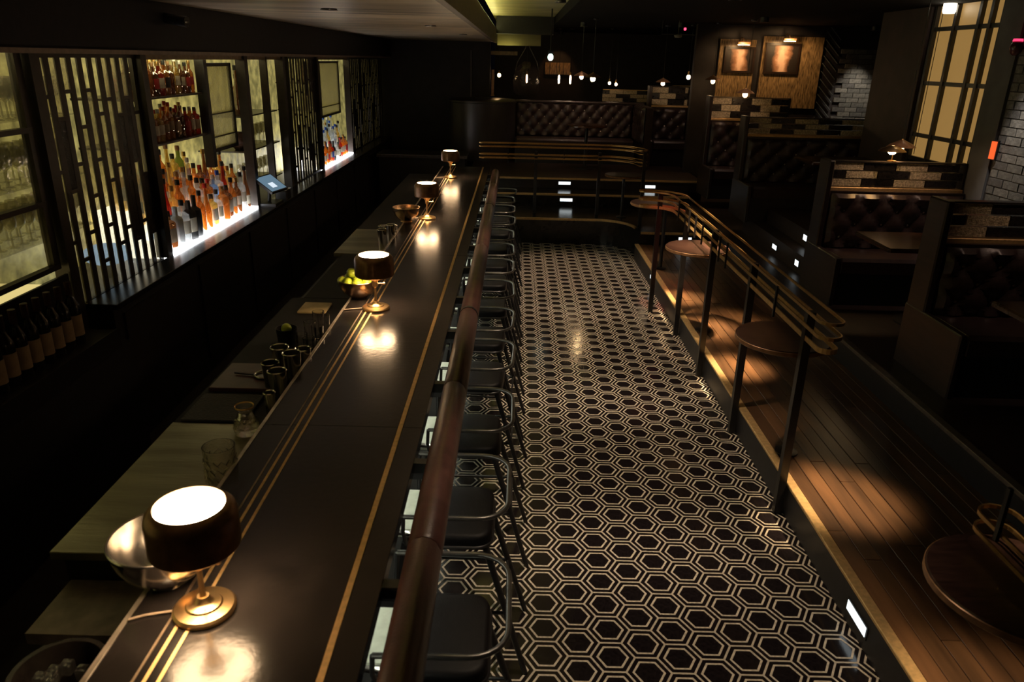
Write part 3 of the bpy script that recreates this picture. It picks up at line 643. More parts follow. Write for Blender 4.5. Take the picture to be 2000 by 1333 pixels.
def brow(x, y0, y1, n, z, cols, where, group, shapes=None, jit=.01, smax=1.08, smin=.92):
    for i in range(n):
        y = y0+(y1-y0)*(i+.5)/n
        col = R.choice(cols) if isinstance(cols[0], str) else 0
        if isinstance(cols[0], tuple): sh, col, cap, lab = cols[i % len(cols)]
        else: sh = R.choice(shapes or ('tall', 'square', 'shoulder', 'squat', 'slim', 'tall')); cap = R.choice(('black', 'black', 'gold', 'red', 'white', 'cork')); lab = R.choice(('cream', 'cream', 'black', 'red', None, 'kraft'))
        if sh == 'squat' and (y1-y0)/n < .13: sh = 'shoulder'
        lb = '%s bottle with %s cap, %s from left, %s' % (col, cap, ORD[i+1], where)
        bottle(sh, col, cap, lab, (x+R.uniform(-jit, jit)*.5, y+R.uniform(-jit, jit)*.4, z), lb, group, R.uniform(-.35, .15), R.uniform(smin, smax))
def tiers(label, y0, y1, xs, zs_):
    for k, z in enumerate(zs_):
        xa = xs[k+1]+.046 if k+1 < len(xs) else -3.18
        t = thing('lit_bottle_step', '%s, %s step from the front' % (label, ORD[k+1]), 'lit shelf', (0, 0, 0))
        MB().box(xa, xs[k]+(.070 if k == 0 else .045), y0, y1, .952, z-.006).obj('light_box', LEDW if k == 0 else mat('milky_acrylic', (.75, .76, .72), .3, emit=(.97, .96, .92), strength=3.0), t)
        MB().box(xa, xs[k]+(.070 if k == 0 else .045), y0, y1, z-.006, z).obj('top_plate', LEDW if k == 0 else MT['milky_acrylic'], t)
XT = [-2.665, -2.775, -2.885, -2.995]; ZZ = [1.0, 1.09, 1.19, 1.30]
tiers('bright white underlit bottle step in the large window', 5.58, 7.56, XT, ZZ)
FRONT = [('square', 'brown', 'black', 'kraft'), ('square', 'white', 'white', None), ('squat', 'clear', 'black', 'cream'), ('square', 'black', 'black', 'cream'), ('shoulder', 'black', 'black', 'black'), ('tall', 'amber', 'black', None), ('slim', 'amber', 'red', None),
         ('square', 'golden', 'black', 'cream'), ('shoulder', 'clear', 'black', 'cream'), ('square', 'amber', 'gold', None), ('square', 'brown', 'black', 'cream'), ('tall', 'amber', 'black', 'cream'), ('tall', 'brown', 'gold', 'cream'), ('tall', 'clear', 'black', 'cream'), ('slim', 'brown', 'black', 'cream'), ('tall', 'amber', 'black', 'kraft'), ('tall', 'brown', 'cork', 'cream'), ('slim', 'amber', 'black', 'black')]
GW = 'bottles in the large lit window'
brow(XT[0], 5.64, 7.50, 15, ZZ[0], FRONT, 'front row of the large window', GW, smax=1.28, smin=1.12)
SECOND = [('shoulder', 'pale blue', 'white', None), ('shoulder', 'clear', 'blue', 'cream'), ('slim', 'dark red', 'black', 'black'), ('shoulder', 'golden', 'gold', 'cream'), ('tall', 'amber', 'black', 'cream'), ('slim', 'clear', 'white', None), ('tall', 'orange', 'black', None), ('shoulder', 'clear', 'black', 'cream'), ('square', 'amber', 'black', 'cream'), ('square', 'amber', 'red', 'cream')]
brow(XT[1], 5.64, 7.48, 15, ZZ[1], SECOND, 'second row of the large window', GW, smax=1.28, smin=1.14)
brow(XT[2], 5.64, 7.48, 15, ZZ[2], ['amber', 'golden', 'brown', 'brown', 'amber', 'clear', 'golden', 'clear'], 'third row of the large window', GW, smax=1.26, smin=1.12)
brow(XT[3], 5.64, 6.95, 11, ZZ[3], ['green', 'golden', 'golden', 'amber', 'clear', 'amber', 'brown'], 'back row of the large window', GW, smax=1.3, smin=1.12)
for z, zn in ((1.775, 'lower'), (2.12, 'upper')):
    o = MB().box(-3.19, -2.75, 5.58, 6.86, z-.016, z).obj('bottle_shelf', mat('shelf_wood', (.05, .03, .02), .3)); tag(o, '%s dark shelf of liquor bottles in the large window' % zn, 'shelf')
    brow(-2.81, 5.64, 6.84, 12, z, ['amber', 'brown', 'golden', 'amber', 'brown', 'dark red'], '%s shelf front row, large window' % zn, 'bottles on the upper shelves', shapes=('tall', 'square', 'shoulder', 'tall'), smax=.98, smin=.86)
    brow(-2.93, 5.66, 6.84, 12, z, ['amber', 'brown', 'brown', 'golden'], '%s shelf back row, large window' % zn, 'bottles on the upper shelves', shapes=('tall', 'square', 'shoulder', 'tall'), smax=.98, smin=.86)
MB().box(-2.80, -2.72, 6.88, 6.95, 1.47, 2.43).obj('inner_post', BLACKM, fr)
# framed frosted doors
def fdoor(label, y0, y1, z0, z1, x, bars):
    t = thing('frosted_door', label, 'door', (x, 0, 0))
    zs_ = [z0]+bars+[z1]
    for a, b in zip(zs_, zs_[1:]): MB().box(-.005, .005, y0+.03, y1-.03, a+.006, b-.006).obj('pane', FROST, t)
    for z in zs_[1:-1]: MB().box(-.01, .012, y0, y1, z-.005, z+.005).obj('glazing_bar', FM, t)
    MB().box(-.014, .016, y0, y0+.035, z0, z1).box(-.014, .016, y1-.035, y1, z0, z1).box(-.014, .016, y0, y1, z0-.01, z0+.02).box(-.014, .016, y0, y1, z1-.03, z1).obj('frame', BRASSB if False else FM, t)
fdoor('pale frosted glass door beside the large bottle window shelves', 6.98, 7.60, 1.60, 2.36, -2.76, [1.72, 1.92])
fdoor('pale frosted glass door in the far bottle window', 11.0, 12.2, 1.62, 2.37, -2.76, [1.75])
# middle bay : shelves, tall bottle, ornament, goblets
for z, nm in ((1.86, 'upper'), (1.52, 'middle'), (1.16, 'lower')):
    o = MB().box(-3.19, -2.70, 7.68, 8.80, z-.014, z).obj('bay_shelf', mat('bay_shelf', (.03, .025, .02), .3)); tag(o, '%s thin dark shelf in the bay above the till' % nm, 'shelf')
for y in (8.30,): MB().box(XB-.04, XB+.03, y-.025, y+.025, 1.14, 2.43).obj('post', FM, fr)
MB().box(-2.76, -2.72, 8.58, 8.62, 1.14, 2.4).obj('post', FM, fr)
bottle('slim', 'brown', 'black', 'cream', (-2.80, 7.86, 1.86), 'tall dark magnum bottle alone on the shelf above the till', 'bottles in the bay', 0, 1.38)
bottle('tall', 'dark red', 'black', None, (-2.86, 8.02, 1.86), 'dark red bottle behind the tall magnum above the till', 'bottles in the bay', 0, 1.3)
og = thing('ornament', 'round brown woven ornament on the shelf above the till', 'ornament', (-2.80, 7.84, 1.52))
MB().lathe([(.001, 0), (.06, 0), (.10, .04), (.115, .09), (.10, .14), (.06, .17), (.02, .18)], 20).obj('body', mat('woven_brown', (.06, .025, .02), .6, bump=(40, 1.)), og, smooth=60)
for k in range(8): a = k*PI/4; MB().tube([(.06*math.cos(a), .06*math.sin(a), 0), (.118*math.cos(a), .118*math.sin(a), .09), (.05*math.cos(a), .05*math.sin(a), .175)], .008, 6).obj('rib', mat('woven_rib', (.10, .05, .03), .6), og, smooth=60)
for i in range(7): tag(link('wine_glass', wgm, None, (-2.82, 7.80+i*.14, 1.16)), 'goblet on the lower shelf above the till, %s from the left' % ORD[i+1], 'glass', 'goblets above the till')
for i in range(5): tag(link('wine_glass', wgm, None, (-2.84, 8.12+i*.14, 1.52)), 'goblet on the middle shelf above the till, %s from the left' % ORD[i+1], 'glass', 'goblets above the till')
# far window
tiers('bright white underlit bottle step in the far window', 10.42, 12.27, XT[:3], [1.0, 1.09, 1.19])
F2 = [('tall', 'dark red', 'red', 'cream'), ('shoulder', 'orange', 'black', 'cream'), ('tall', 'orange', 'gold', 'cream'), ('square', 'amber', 'black', 'red'), ('tall', 'amber', 'red', 'cream'), ('shoulder', 'dark red', 'black', 'blue'), ('tall', 'black', 'black', 'cream'), ('tall', 'clear', 'white', 'cream'), ('slim', 'clear', 'white', 'cream'), ('square', 'brown', 'black', 'cream')]
GF = 'bottles in the far lit window'
brow(XT[0], 10.46, 12.05, 14, 1.0, F2, 'front row of the far window', GF)
brow(XT[1], 10.46, 12.15, 14, 1.09, [('tall', 'clear', 'blue', 'blue'), ('slim', 'clear', 'blue', None), ('tall', 'golden', 'black', 'black'), ('slim', 'clear', 'black', 'cream'), ('tall', 'clear', 'white', None)], 'second row of the far window', GF, smax=1.2, smin=1.05)
brow(XT[2], 10.46, 12.15, 14, 1.19, [('tall', 'clear', 'blue', None), ('slim', 'clear', 'blue', 'blue'), ('shoulder', 'clear', 'gold', 'cream'), ('slim', 'pale blue', 'white', None)], 'back row of the far window', GF, smax=1.25, smin=1.05)
for z, nm in ((1.76, 'lower'), (2.10, 'upper')):
    o = MB().box(-3.19, -2.75, 10.42, 10.98, z-.014, z).obj('bottle_shelf', MT['shelf_wood']); tag(o, '%s dark bottle shelf in the far window' % nm, 'shelf')
    brow(-2.82, 10.45, 10.95, 5, z, ['amber', 'brown', 'golden'], '%s shelf, far window' % nm, GF, shapes=('tall', 'shoulder'), smax=.98, smin=.9)
# wine bottles in the low rack on the left
wr_ = thing('wine_rack', 'low dark rack of wine bottles at the left edge', 'rack', (0, 0, 0))
MB().box(-2.60, -2.36, 2.5, 4.22, .762, .872).box(-2.37, -2.36, 2.5, 4.22, .872, .885).obj('rack_base', BLACKM, wr_); MB().box(-2.62, -2.605, 2.5, 4.22, .762, 1.215).obj('back_panel', BLACKM, wr_)
wb = [(.036, 0), (.038, .005), (.038, .19), (.034, .21), (.017, .245), (.0145, .255), (.0145, .31), (.016, .312), (.016, .325)]
wbm = MB().lathe(wb, 20).mesh('glass_body', mat('wine_bottle', (.012, .010, .010), .2), 45); wlm = MB().lathe([(.0388, .045), (.0388, .155)], 16, a0=-1.7, a1=1.2).mesh('label', KRAFT, 60); wcm = MB().lathe([(.0165, .262), (.0168, .327), (.001, .328)], 14).mesh('foil_capsule', mat('foil', (.04, .015, .015), .35), 40)
for i in range(12):
    t = thing('wine_bottle', 'dark wine bottle with kraft label at the left edge, %s from the right' % ORD[i+1], 'bottle', (-2.48, 3.99-i*.098, .873), -.5, 'wine bottles in the low rack'); t.scale = (1.08, 1.08, 1.1)
    link('glass_body', wbm, t); link('label', wlm, t); link('foil_capsule', wcm, t)
gb = thing('glow_shape', 'added flattened bluish white glow shape behind the nearest glass strip screen', 'lamp', (-2.82, 5.05, 1.12)); MB().ball((0, 0, 0), .16, 18, sz=.45).obj('globe', lamp('blue_glow', (.40, .62, 1.), 1.3), gb, smooth=60); MB().lathe([(.05, -.16), (.05, -.15), (.02, -.05)], 16).obj('foot', BLACKM, gb, smooth=40)  # glowing shape added to make the bluish bright patch behind the screen
# till screen
ps = thing('till', 'touchscreen till with a glowing blue screen on the back counter', 'till', (-2.50, 7.75, .985))
MB().bevbox(-.10, .07, -.13, .13, 0, .03, .006).obj('base', BLACKM, ps); MB().tube([(-.04, 0, .03), (-.03, 0, .16)], .02, 10).obj('stand', BLACKM, ps, smooth=60)
ax = (Vector((.80, -.15, -.58)).normalized(), Vector((.18, .98, 0)).normalized())
axx = (ax[0], ax[1], ax[0].cross(ax[1])); nrm = axx[2] if axx[2].z > 0 else -axx[2]
MB().obox((-.01, 0, .21), (.12, .17, .012), (ax[0], ax[1], nrm)).obj('casing', BLACKM, ps)
scn = MB().obox(Vector((-.01, 0, .21))+nrm*.0128, (.105, .155, .0008), (ax[0], ax[1], nrm)).obj('screen', lamp('screen_blue', (.22, .36, .48), .55), ps)
MB().obox(Vector((-.01, 0, .21))+nrm*.014+ax[0]*.03+ax[1]*-.02, (.035, .05, .0006), (ax[0], ax[1], nrm)).obj('dialog_box', lamp('screen_white', (.75, .85, .95), 1.0), scn)
tp = thing('card_printer', 'small black receipt printer beside the till', 'printer', (-2.50, 8.12, .985)); MB().bevbox(-.07, .06, -.08, .08, 0, .09, .012).obj('body', BLACKM, tp); MB().box(.0, .05, -.04, .04, .09, .10).obj('paper', LABELW, tp)

# ================================================================== DRINK RAILS AND ROUND TABLES
def drink_rail(label, path, posts, pickets, zpost=0., loops=((1.240, 1.256), (1.160, 1.180), (1.085, 1.112))):
    t = thing('drink_rail', label, 'railing', (0, 0, 0))
    for k, (a, b) in enumerate(loops):
        MB().band(stadium(path, .062 if k < 2 or len(loops) == 4 else .05), .007, a, b, True).obj('brass_loop', BRASSB if k == 2 and len(loops) == 3 else BRASS, t)
    for p in posts: MB().box(p[0]-.022, p[0]+.022, p[1]-.022, p[1]+.022, zpost, 1.24).obj('post', BLACKM, t)
    for p in pickets: MB().box(p[0]-.006, p[0]+.006, p[1]-.008, p[1]+.008, 1.06, 1.25).obj('picket', BLACKM, t)
    return t
P1 = [(1.62, 3.58+i*.245) for i in range(16)] + [(1.32+.30*math.cos(a), 7.25+.30*math.sin(a)) for a in [PI/2*i/8 for i in range(1, 8)]] + [(1.32, 7.55)]
drink_rail('long brass drink rail along the edge of the wooden platform', P1, [(1.585, y) for y in (3.76, 4.76, 5.78, 6.77)]+[(1.46, 7.48)], [(1.55, y) for y in (4.2, 5.3, 5.5, 6.05, 6.3, 6.55, 7.0)])
P2 = [(1.62, .2+i*.19) for i in range(11)]
drink_rail('short brass drink rail section at the lower right corner', P2, [(1.585, .6), (1.585, 1.6)], [(1.55, 1.0), (1.55, 2.0)], loops=((1.078, 1.092), (1.018, 1.032)))
P3 = [(-.45+i*.2, 10.92) for i in range(9)] + [(1.28+.45*math.cos(a), 10.47+.45*math.sin(a)) for a in [PI/2-PI/2*i/8 for i in range(1, 8)]] + [(1.74, 10.4)]
drink_rail('curved brass drink rail in front of the far terrace steps', P3, [(.30, 10.88), (1.21, 10.88)], [(-.1, 10.88), (.7, 10.88)], .36, loops=((1.335, 1.346), (1.285, 1.296), (1.18, 1.191), (1.13, 1.141)))
o = bpy.data.objects['drink_rail.002']; MB().box(1.708, 1.75, 10.15, 10.19, .36, 1.34).obj('post', BLACKM, o)
def round_table(label, x, y, r=.27, z=.97):
    t = thing('drink_table', label, 'table', (x, y, 0), 0, 'round drink tables along the platform edge')
    MB().lathe([(r*.98, z-.035), (r, z-.03), (r, z-.006), (r*.985, z)], 48).obj('top', mat('table_wood', (.030, .014, .011), .3, noise=(12, .4), stretch=(1, 6, 1)), t, smooth=40)
    MB().lathe([(r+.001, z-.03), (r+.004, z-.028), (r+.004, z-.008), (r+.001, z-.006)], 48, cap0=False, cap1=False).obj('rim', BRONZE, t, smooth=40)
    MB().lathe([(.05, z-.055), (.06, z-.05), (.06, z-.035)], 20).obj('collar', BLACKM, t, smooth=40)
    return t
def leg(t, h0, z=.92, dx=0): MB().tube([(dx, 0, h0), (dx, 0, z)], .02, 10).obj('pole', BLACKM, t, smooth=60); MB().lathe([(.07, h0), (.07, h0+.008), (.03, h0+.015)], 24, c=(dx, 0, 0)).obj('foot', BLACKM, t, smooth=40)
for y, lb in ((1.90, 'round dark drink table at the lower right corner'), (4.12, 'round drink table at the near end of the long brass rail'), (6.35, 'round drink table lit red and amber, in the middle of the long brass rail'), (8.5, 'farthest round drink table beyond the long brass rail')):
    leg(round_table(lb, 1.60, y), ZP+.004, dx=.13)
leg(round_table('round drink table under the curved end of the far brass rail', 1.55, 10.72), .362)

# ================================================================== STEP LIGHTS
def step_light(label, c, face, wdt=.13, h=.042):
    t = thing('step_light', label, 'step light', c, 0, 'recessed step lights')
    if face == '-x':
        MB().box(-.006, .004, -wdt/2, wdt/2, -h/2, h/2).obj('lens', LEDSTEP, t); MB().box(-.004, .004, -wdt/2-.012, wdt/2+.012, -h/2-.01, h/2+.01).obj('frame', BLACKM, t)
    else:
        MB().box(-wdt/2, wdt/2, -.006, .004, -h/2, h/2).obj('lens', LEDSTEP, t); MB().box(-wdt/2-.012, wdt/2+.012, -.004, .004, -h/2-.01, h/2+.01).obj('frame', BLACKM, t)
step_light('big white step light in the platform riser, lower right of the tiles', (1.616, 2.76, .095), '-x', .19, .05)
step_light('white step light in the platform riser beneath the far tables', (1.616, 8.37, .12), '-x')
step_light('white step light in the lower terrace riser behind the brass posts', (.80, 11.49, .455), '-y', .19, .045)
step_light('white step light in the upper terrace riser behind the brass posts', (.80, 12.04, .625), '-y', .19, .045)
step_light('white step light in the upper terrace riser near the right end', (2.17, 12.04, .60), '-y', .16, .045)
step_light('white step light under the short brass nosing behind a drink table', (2.27, 9.712, .285), '-y', .17, .045)
step_light('white step light on the lower booth step, left one', (3.016, 8.45, .50), '-x', .14, .05)
step_light('white step light on the lower booth step, near one beside the booth', (3.016, 7.72, .50), '-x', .10, .06)
step_light('white step light on the upper booth step', (3.196, 8.06, .70), '-x', .10, .06)

# ================================================================== BOOTHS
def tuft_mesh(wdt, h, a, b, depth=.05):
    """diamond buttoned panel in x (0..w), z (0..h), bulging towards -y"""
    nx = max(8, int(wdt/a*8)); nz = max(8, int(h/b*8)); mb = MB(); vs_ = []
    for j in range(nz+1):
        for i in range(nx+1):
            x = wdt*i/nx; z = h*j/nz; u = x/a+z/b; v = x/a-z/b
            p = abs(math.sin(PI*u)*math.sin(PI*v))**.45
            e = min(1, min(x, wdt-x, z, h-z)/.03)
            vs_.append((x, -depth*(.35+.65*p)*(.3+.7*e), z))
    fs = [(j*(nx+1)+i, j*(nx+1)+i+1, (j+1)*(nx+1)+i+1, (j+1)*(nx+1)+i) for j in range(nz) for i in range(nx)]
    return mb.add(vs_, fs).mesh('tufted_back', LEATH, 60)
BTN = MB().lathe([(.013, 0), (.012, .007), (.006, .012)], 10).mesh('button', mat('button_stud', (.62, .54, .48), .3, .9), 60)
def buttons(parent, wdt, h, a, b, depth):
    for j in range(0, int(h/b*2)+1):
        for i in range(0, int(wdt/a*2)+1):
            if (i+j) % 2: continue
            x, z = i*a/2, j*b/2
            if not (.03 < x < wdt-.03 and .03 < z < h-.03): continue
            o = link('button', BTN, parent, (x, -depth*.38, z)); o.rotation_euler = (PI/2, 0, 0)
def booth(label, x0, x1, y, zf, zback, ztop, a=.25, rows=3, both=True):
    t = thing('booth_bench', label, 'booth', (x0, y, zf), 0, 'tufted leather booth benches')
    W = x1-x0; hb = zback-zf
    MB().box(0, W, -.10, .10, 0, hb).obj('back_frame', DARKW, t)
    MB().bevbox(-.05, 0, -.60, .14, 0, .45, .01).bevbox(-.05, .005, -.12, .12, .45, ztop-zf+.01, .01).obj('end_panel', DARKW, t)
    b = .25; tz = .42
    tm = link('tufted_back', tuft_mesh(W-.04, hb-tz-.02, a, b, .085), t, (.02, -.10, tz)); buttons(tm, W-.04, hb-tz-.02, a, b, .085)
    MB().bevbox(.0, W, -.58, -.12, .30, .44, .03).obj('seat', LEATH, t); MB().box(.0, W, -.56, -.10, 0, .30).obj('base', BLACK, t)
    # glass block screen on top
    H = ztop-zback; MB().bevbox(-.02, W, -.055, .055, hb, hb+.03, .004).obj('cap_rail', BRASSB, t)
    MB().box(0, .015, -.04, .04, hb+.03, hb+H).box(W-.015, W, -.04, .04, hb+.03, hb+H).box(0, W, -.04, .04, hb+H-.012, hb+H).obj('screen_frame', BRASSB if False else FM, t)
    rh = (H-.045)/rows; ln = .30
    for r_ in range(rows):
        z0 = hb+.034+r_*rh; x = .02 - (.16 if r_ % 2 else 0); k = 0
        while x < W-.03:
            xa = max(x, .02); xb = min(x+ln-.012, W-.02)
            if xb-xa > .03:
                light = (k+r_) % 2 == 0
                MB().box(xa, xb, -.028, .028, z0+.004, z0+rh-.006).obj('glass_block', BLOCKG if light else BLOCKD, t)
            x += ln; k += 1
    return t
booth('nearest booth bench at the right edge, with dim glass block screen', 2.95, 4.22, 5.13, ZB, 1.34, 1.62)
booth('booth bench with a glowing table lamp on its glass block screen', 2.95, 4.22, 7.15, ZB, 1.37, 1.64)
booth('dark booth bench behind the steps, below the brown pier', 2.95, 4.55, 9.95, .60, 1.60, 1.84)
booth('booth bench below the two lit paintings', 2.95, 4.15, 11.9, .55, 1.66, 2.0)
booth('small booth bench left of the paintings, under bare bulbs', 2.46, 3.15, 14.4, .70, 1.70, 2.06)
def booth_table(label, x0, x1, y0, y1, z, zf):
    t = thing('booth_table', label, 'table', ((x0+x1)/2, (y0+y1)/2, zf), 0, 'booth tables'); hx, hy = (x1-x0)/2, (y1-y0)/2
    MB().bevbox(-hx, hx, -hy, hy, z-zf-.035, z-zf, .012).obj('top', mat('booth_table', (.05, .022, .012), .22, noise=(8, .4), stretch=(1, 5, 1)), t)
    MB().tube([(0, 0, .02), (0, 0, z-zf-.03)], .035, 12).obj('pedestal', BLACKM, t, smooth=60); MB().lathe([(.22, 0), (.22, .012), (.06, .03)], 24).obj('foot', BLACKM, t, smooth=40)
booth_table('dark booth table reflecting a warm lamp, before the second booth', 2.98, 4.1, 5.80, 6.45, 1.12, ZB)
booth_table('unlit booth table at the right edge, before the nearest booth', 2.98, 4.1, 3.75, 4.45, 1.12, ZB)
booth_table('booth table behind the steps', 3.35, 4.2, 8.6, 9.2, 1.45, .78)
# far curved banquette
ZF = .70
bq = thing('banquette', 'long curved tufted banquette on the far terrace', 'banquette', (0, 14.4, ZF))
tm = link('tufted_back', tuft_mesh(2.15, .62, .21, .24, .08), bq, (.0, 0, .42)); buttons(tm, 2.15, .62, .21, .24, .08)
MB().box(-.02, 2.3, 0, .14, 0, 1.03).obj('back_frame', DARKW, bq)
MB().bevbox(-.05, 2.35, -.07, .15, 1.03, 1.06, .01).obj('cap_rail', DARKW, bq)
MB().bevbox(0, 2.15, -.55, -.06, .30, .43, .03).obj('seat', LEATH, bq); MB().box(0, 2.15, -.52, 0, 0, .30).obj('base', BLACK, bq)
tm2 = link('tufted_back', tuft_mesh(1.1, .62, .21, .24, .08), bq, (2.22, 0, .42)); tm2.rotation_euler = (0, 0, -PI/2); buttons(tm2, 1.1, .62, .21, .24, .08)
MB().box(2.22, 2.34, -1.1, 0, 0, 1.03).obj('wing_frame', DARKW, bq)
cyl = MB().lathe([(.62, 0), (.62, 1.0), (.64, 1.01), (.64, 1.04), (.60, 1.06)], 32, c=(-.62, .1, 0)).obj('round_end', mat('curved_panel', (.035, .03, .032), .3, stretch=(6, 6, .3)), bq, smooth=40)
ft = thing('cocktail_table', 'small round cocktail table in front of the far tufted banquette', 'table', (1.22, 13.3, ZF)); MB().lathe([(.34, .70), (.35, .705), (.35, .725), (.34, .73)], 40).obj('top', MT['booth_table'], ft, smooth=40); MB().tube([(0, 0, .02), (0, 0, .70)], .03, 10).obj('pedestal', BLACKM, ft, smooth=60); MB().lathe([(.2, 0), (.2, .012), (.05, .03)], 24).obj('foot', BLACKM, ft, smooth=40)
# glass block partitions behind the banquette
def partition(label, x0, x1, y, z0, rows, lit, base):
    t = thing('block_partition', label, 'partition', (x0, y, base)); W = x1-x0
    MB().box(0, W, -.05, .05, 0, z0-base).obj('low_wall', DARKW, t)
    for r_ in range(rows):
        x = -(.14 if r_ % 2 else 0); k = 0
        while x < W-.02:
            a, b = max(x, 0), min(x+.27, W)
            if b-a > .03: MB().box(a, b, -.03, .03, z0-base+.004+r_*.075, z0-base+(r_+1)*.075-.004).obj('glass_block', BLOCKG if (k+r_) % 3 else BLOCKD, t)
            x += .28; k += 1
    MB().box(0, W, -.04, .04, z0-base+rows*.075, z0-base+rows*.075+.012).obj('top_rail', BRASSB, t)
partition('low glass block partition behind the far banquette, right part', 1.75, 2.9, 16.0, 1.62, 4, True, ZF)
partition('glass block partition behind the small booth under bare bulbs', 3.0, 3.9, 15.2, 1.75, 4, True, .4)

# ================================================================== LAMPS IN THE BACKGROUND
def pendant(label, x, y, z, ztop=3.06, shade=True, long=False, s=1., p=None, m=None):
    t = thing('pendant_lamp', label, 'lamp', (x, y, z), 0, 'small bare bulb pendants')
    if long: MB().lathe([(.006, -.085), (.016, -.07), (.019, 0), (.016, .06), (.008, .08)], 12).obj('bulb', m or BULBS, t, smooth=60)
    else: MB().ball((0, 0, 0), .034*s, 14, sz=1.15).obj('bulb', m or BULB, t, smooth=60)
    z0 = .08 if long else .03
    MB().lathe([(.016, z0), (.018, z0+.05), (.008, z0+.065)], 12).obj('socket', BRASS, t, smooth=40)
    if shade: MB().lathe([(.13, .02), (.10, .045), (.05, .07), (.018, .085), (.016, .082), (.048, .065), (.098, .040)], 28, cap0=False, cap1=False).obj('shade', BRONZE, t, smooth=50)
    MB().tube([(0, 0, z0+.06), (0, 0, ztop-z)], .004, 6).obj('cord', BLACKM, t)
    MB().lathe([(.04, ztop-z-.02), (.045, ztop-z-.001)], 16).obj('ceiling_rose', BLACKM, t, smooth=40)
    return t
pendant('bare bulb pendant farthest left, beside the dark wall', -.36, 16.0, 2.15, 3.2, False)
pendant('long filament bulb inside the bell glass lantern', .20, 16.0, 2.10, 3.2, False, True)
pendant('long filament bulb, left one of the pair below the emergency light', .85, 16.0, 2.10, 3.06, False, True, 1.3)
pendant('long filament bulb, right one of the pair below the emergency light', 1.08, 16.0, 2.10, 3.06, False, True, 1.3)
pendant('left of two round bulbs above the far banquette', 1.10, 13.5, 2.20, 3.06, True, m=BULBS)
pendant('brighter right one of two round bulbs above the far banquette', 1.18, 12.3, 2.20, 3.06, True, s=1.1, m=lamp('strong_bulb', (1, .66, .32), 110.))
pendant('left of two small low bulbs over the block partition', 1.83, 15.6, 2.06, 3.06, False, s=.8, m=BULBS)
pendant('right of two small low bulbs over the block partition', 1.96, 15.6, 2.04, 3.06, False, s=.8, m=BULBS)
pendant('bare bulb pendant over the small booth left of the paintings', 2.55, 13.8, 2.12, 3.06, True, m=BULBS)
pendant('bare bulb pendant above the tufted booth, left of the shaded lamp', 2.92, 13.5, 2.24, 3.06, False, m=BULBS)
pendant('shaded bulb pendant just left of the smaller painting', 3.12, 12.6, 2.20, 3.06, True, m=BULB)
pendant('shaded bulb pendant hanging in front of the paintings', 3.34, 11.5, 2.05, 3.06, True, s=1.1)
cf = thing('ceiling_fixture', 'dark ceiling fixture with crossed arms and dim glass disc', 'lamp', (2.44, 12.3, 2.85))
MB().lathe([(.001, -.03), (.05, -.025), (.06, 0), (.03, .02)], 20).obj('glass_disc', mat('dim_opal', (.5, .48, .42), .3), cf, smooth=50); MB().box(-.25, .25, -.008, .008, .01, .022).box(-.008, .008, -.25, .25, .01, .022).obj('arm', STEELD, cf); MB().tube([(0, 0, .02), (0, 0, .21)], .006, 6).obj('rod', BLACKM, cf)
MB().tube([(-.25, 0, .016), (-.25, 0, .21)], .003, 6).obj('rod', BLACKM, cf)
em = thing('emergency_light', 'small greenish white emergency light near the ceiling', 'light', (.52, 12.55, 2.50)); MB().ball((0, 0, 0), .045, 14, sz=1.2).obj('lens', lamp('emergency', (.75, 1., .92), 3.), em, smooth=60); MB().box(-.04, .04, .0, .05, .03, .10).box(-.01, .01, .02, .04, .10, .70).obj('housing', BLACKM, em)
ln_ = thing('bell_lantern', 'large bell glass lantern hung on straps over the far terrace', 'lantern', (.20, 16.0, 1.78))
MB().lathe([(.20, 0), (.26, .05), (.28, .25), (.25, .45), (.16, .58), (.07, .64)], 24, cap0=True, cap1=False).obj('glass_bell', glass('lantern_glass', (.6, .55, .5), .04, .1, (20, .5), .2), ln_, smooth=50)
for sx in (-1, 1): MB().tube([(sx*.26, 0, .35), (sx*.2, 0, .62), (sx*.04, 0, .9), (0, 0, 1.42)], .008, 6).obj('strap', STEELD, ln_, smooth=60)
ap = thing('amber_panel', 'amber lit wood panel on the far end wall', 'panel', (.95, 18.44, 2.15)); MB().box(-.30, .28, 0, .05, 0, .26).obj('board', VENEER, ap)
spot('panel_wash', (.95, 17.9, 3.0), (.95, 18.4, 2.25), 10, 60, .6, (1, .5, .18))  # added amber spot on the panel, its source unseen
for k in range(3): MB().box(-.2+k*.16, -.19+k*.16, -.01, 0, .0, .26).obj('batten', DARKW, ap)
tb2 = thing('mirror_frame', 'narrow pale framed panel at the edge of the far dark wall', 'panel', (-.49, 15.25, 1.8)); MB().box(0, .05, 0, .03, 0, .46).obj('board', mat('pale_frame', (.55, .30, .20), .5), tb2); MB().box(-.01, .06, .005, .035, -.02, 0).obj('ledge', BRASS, tb2)
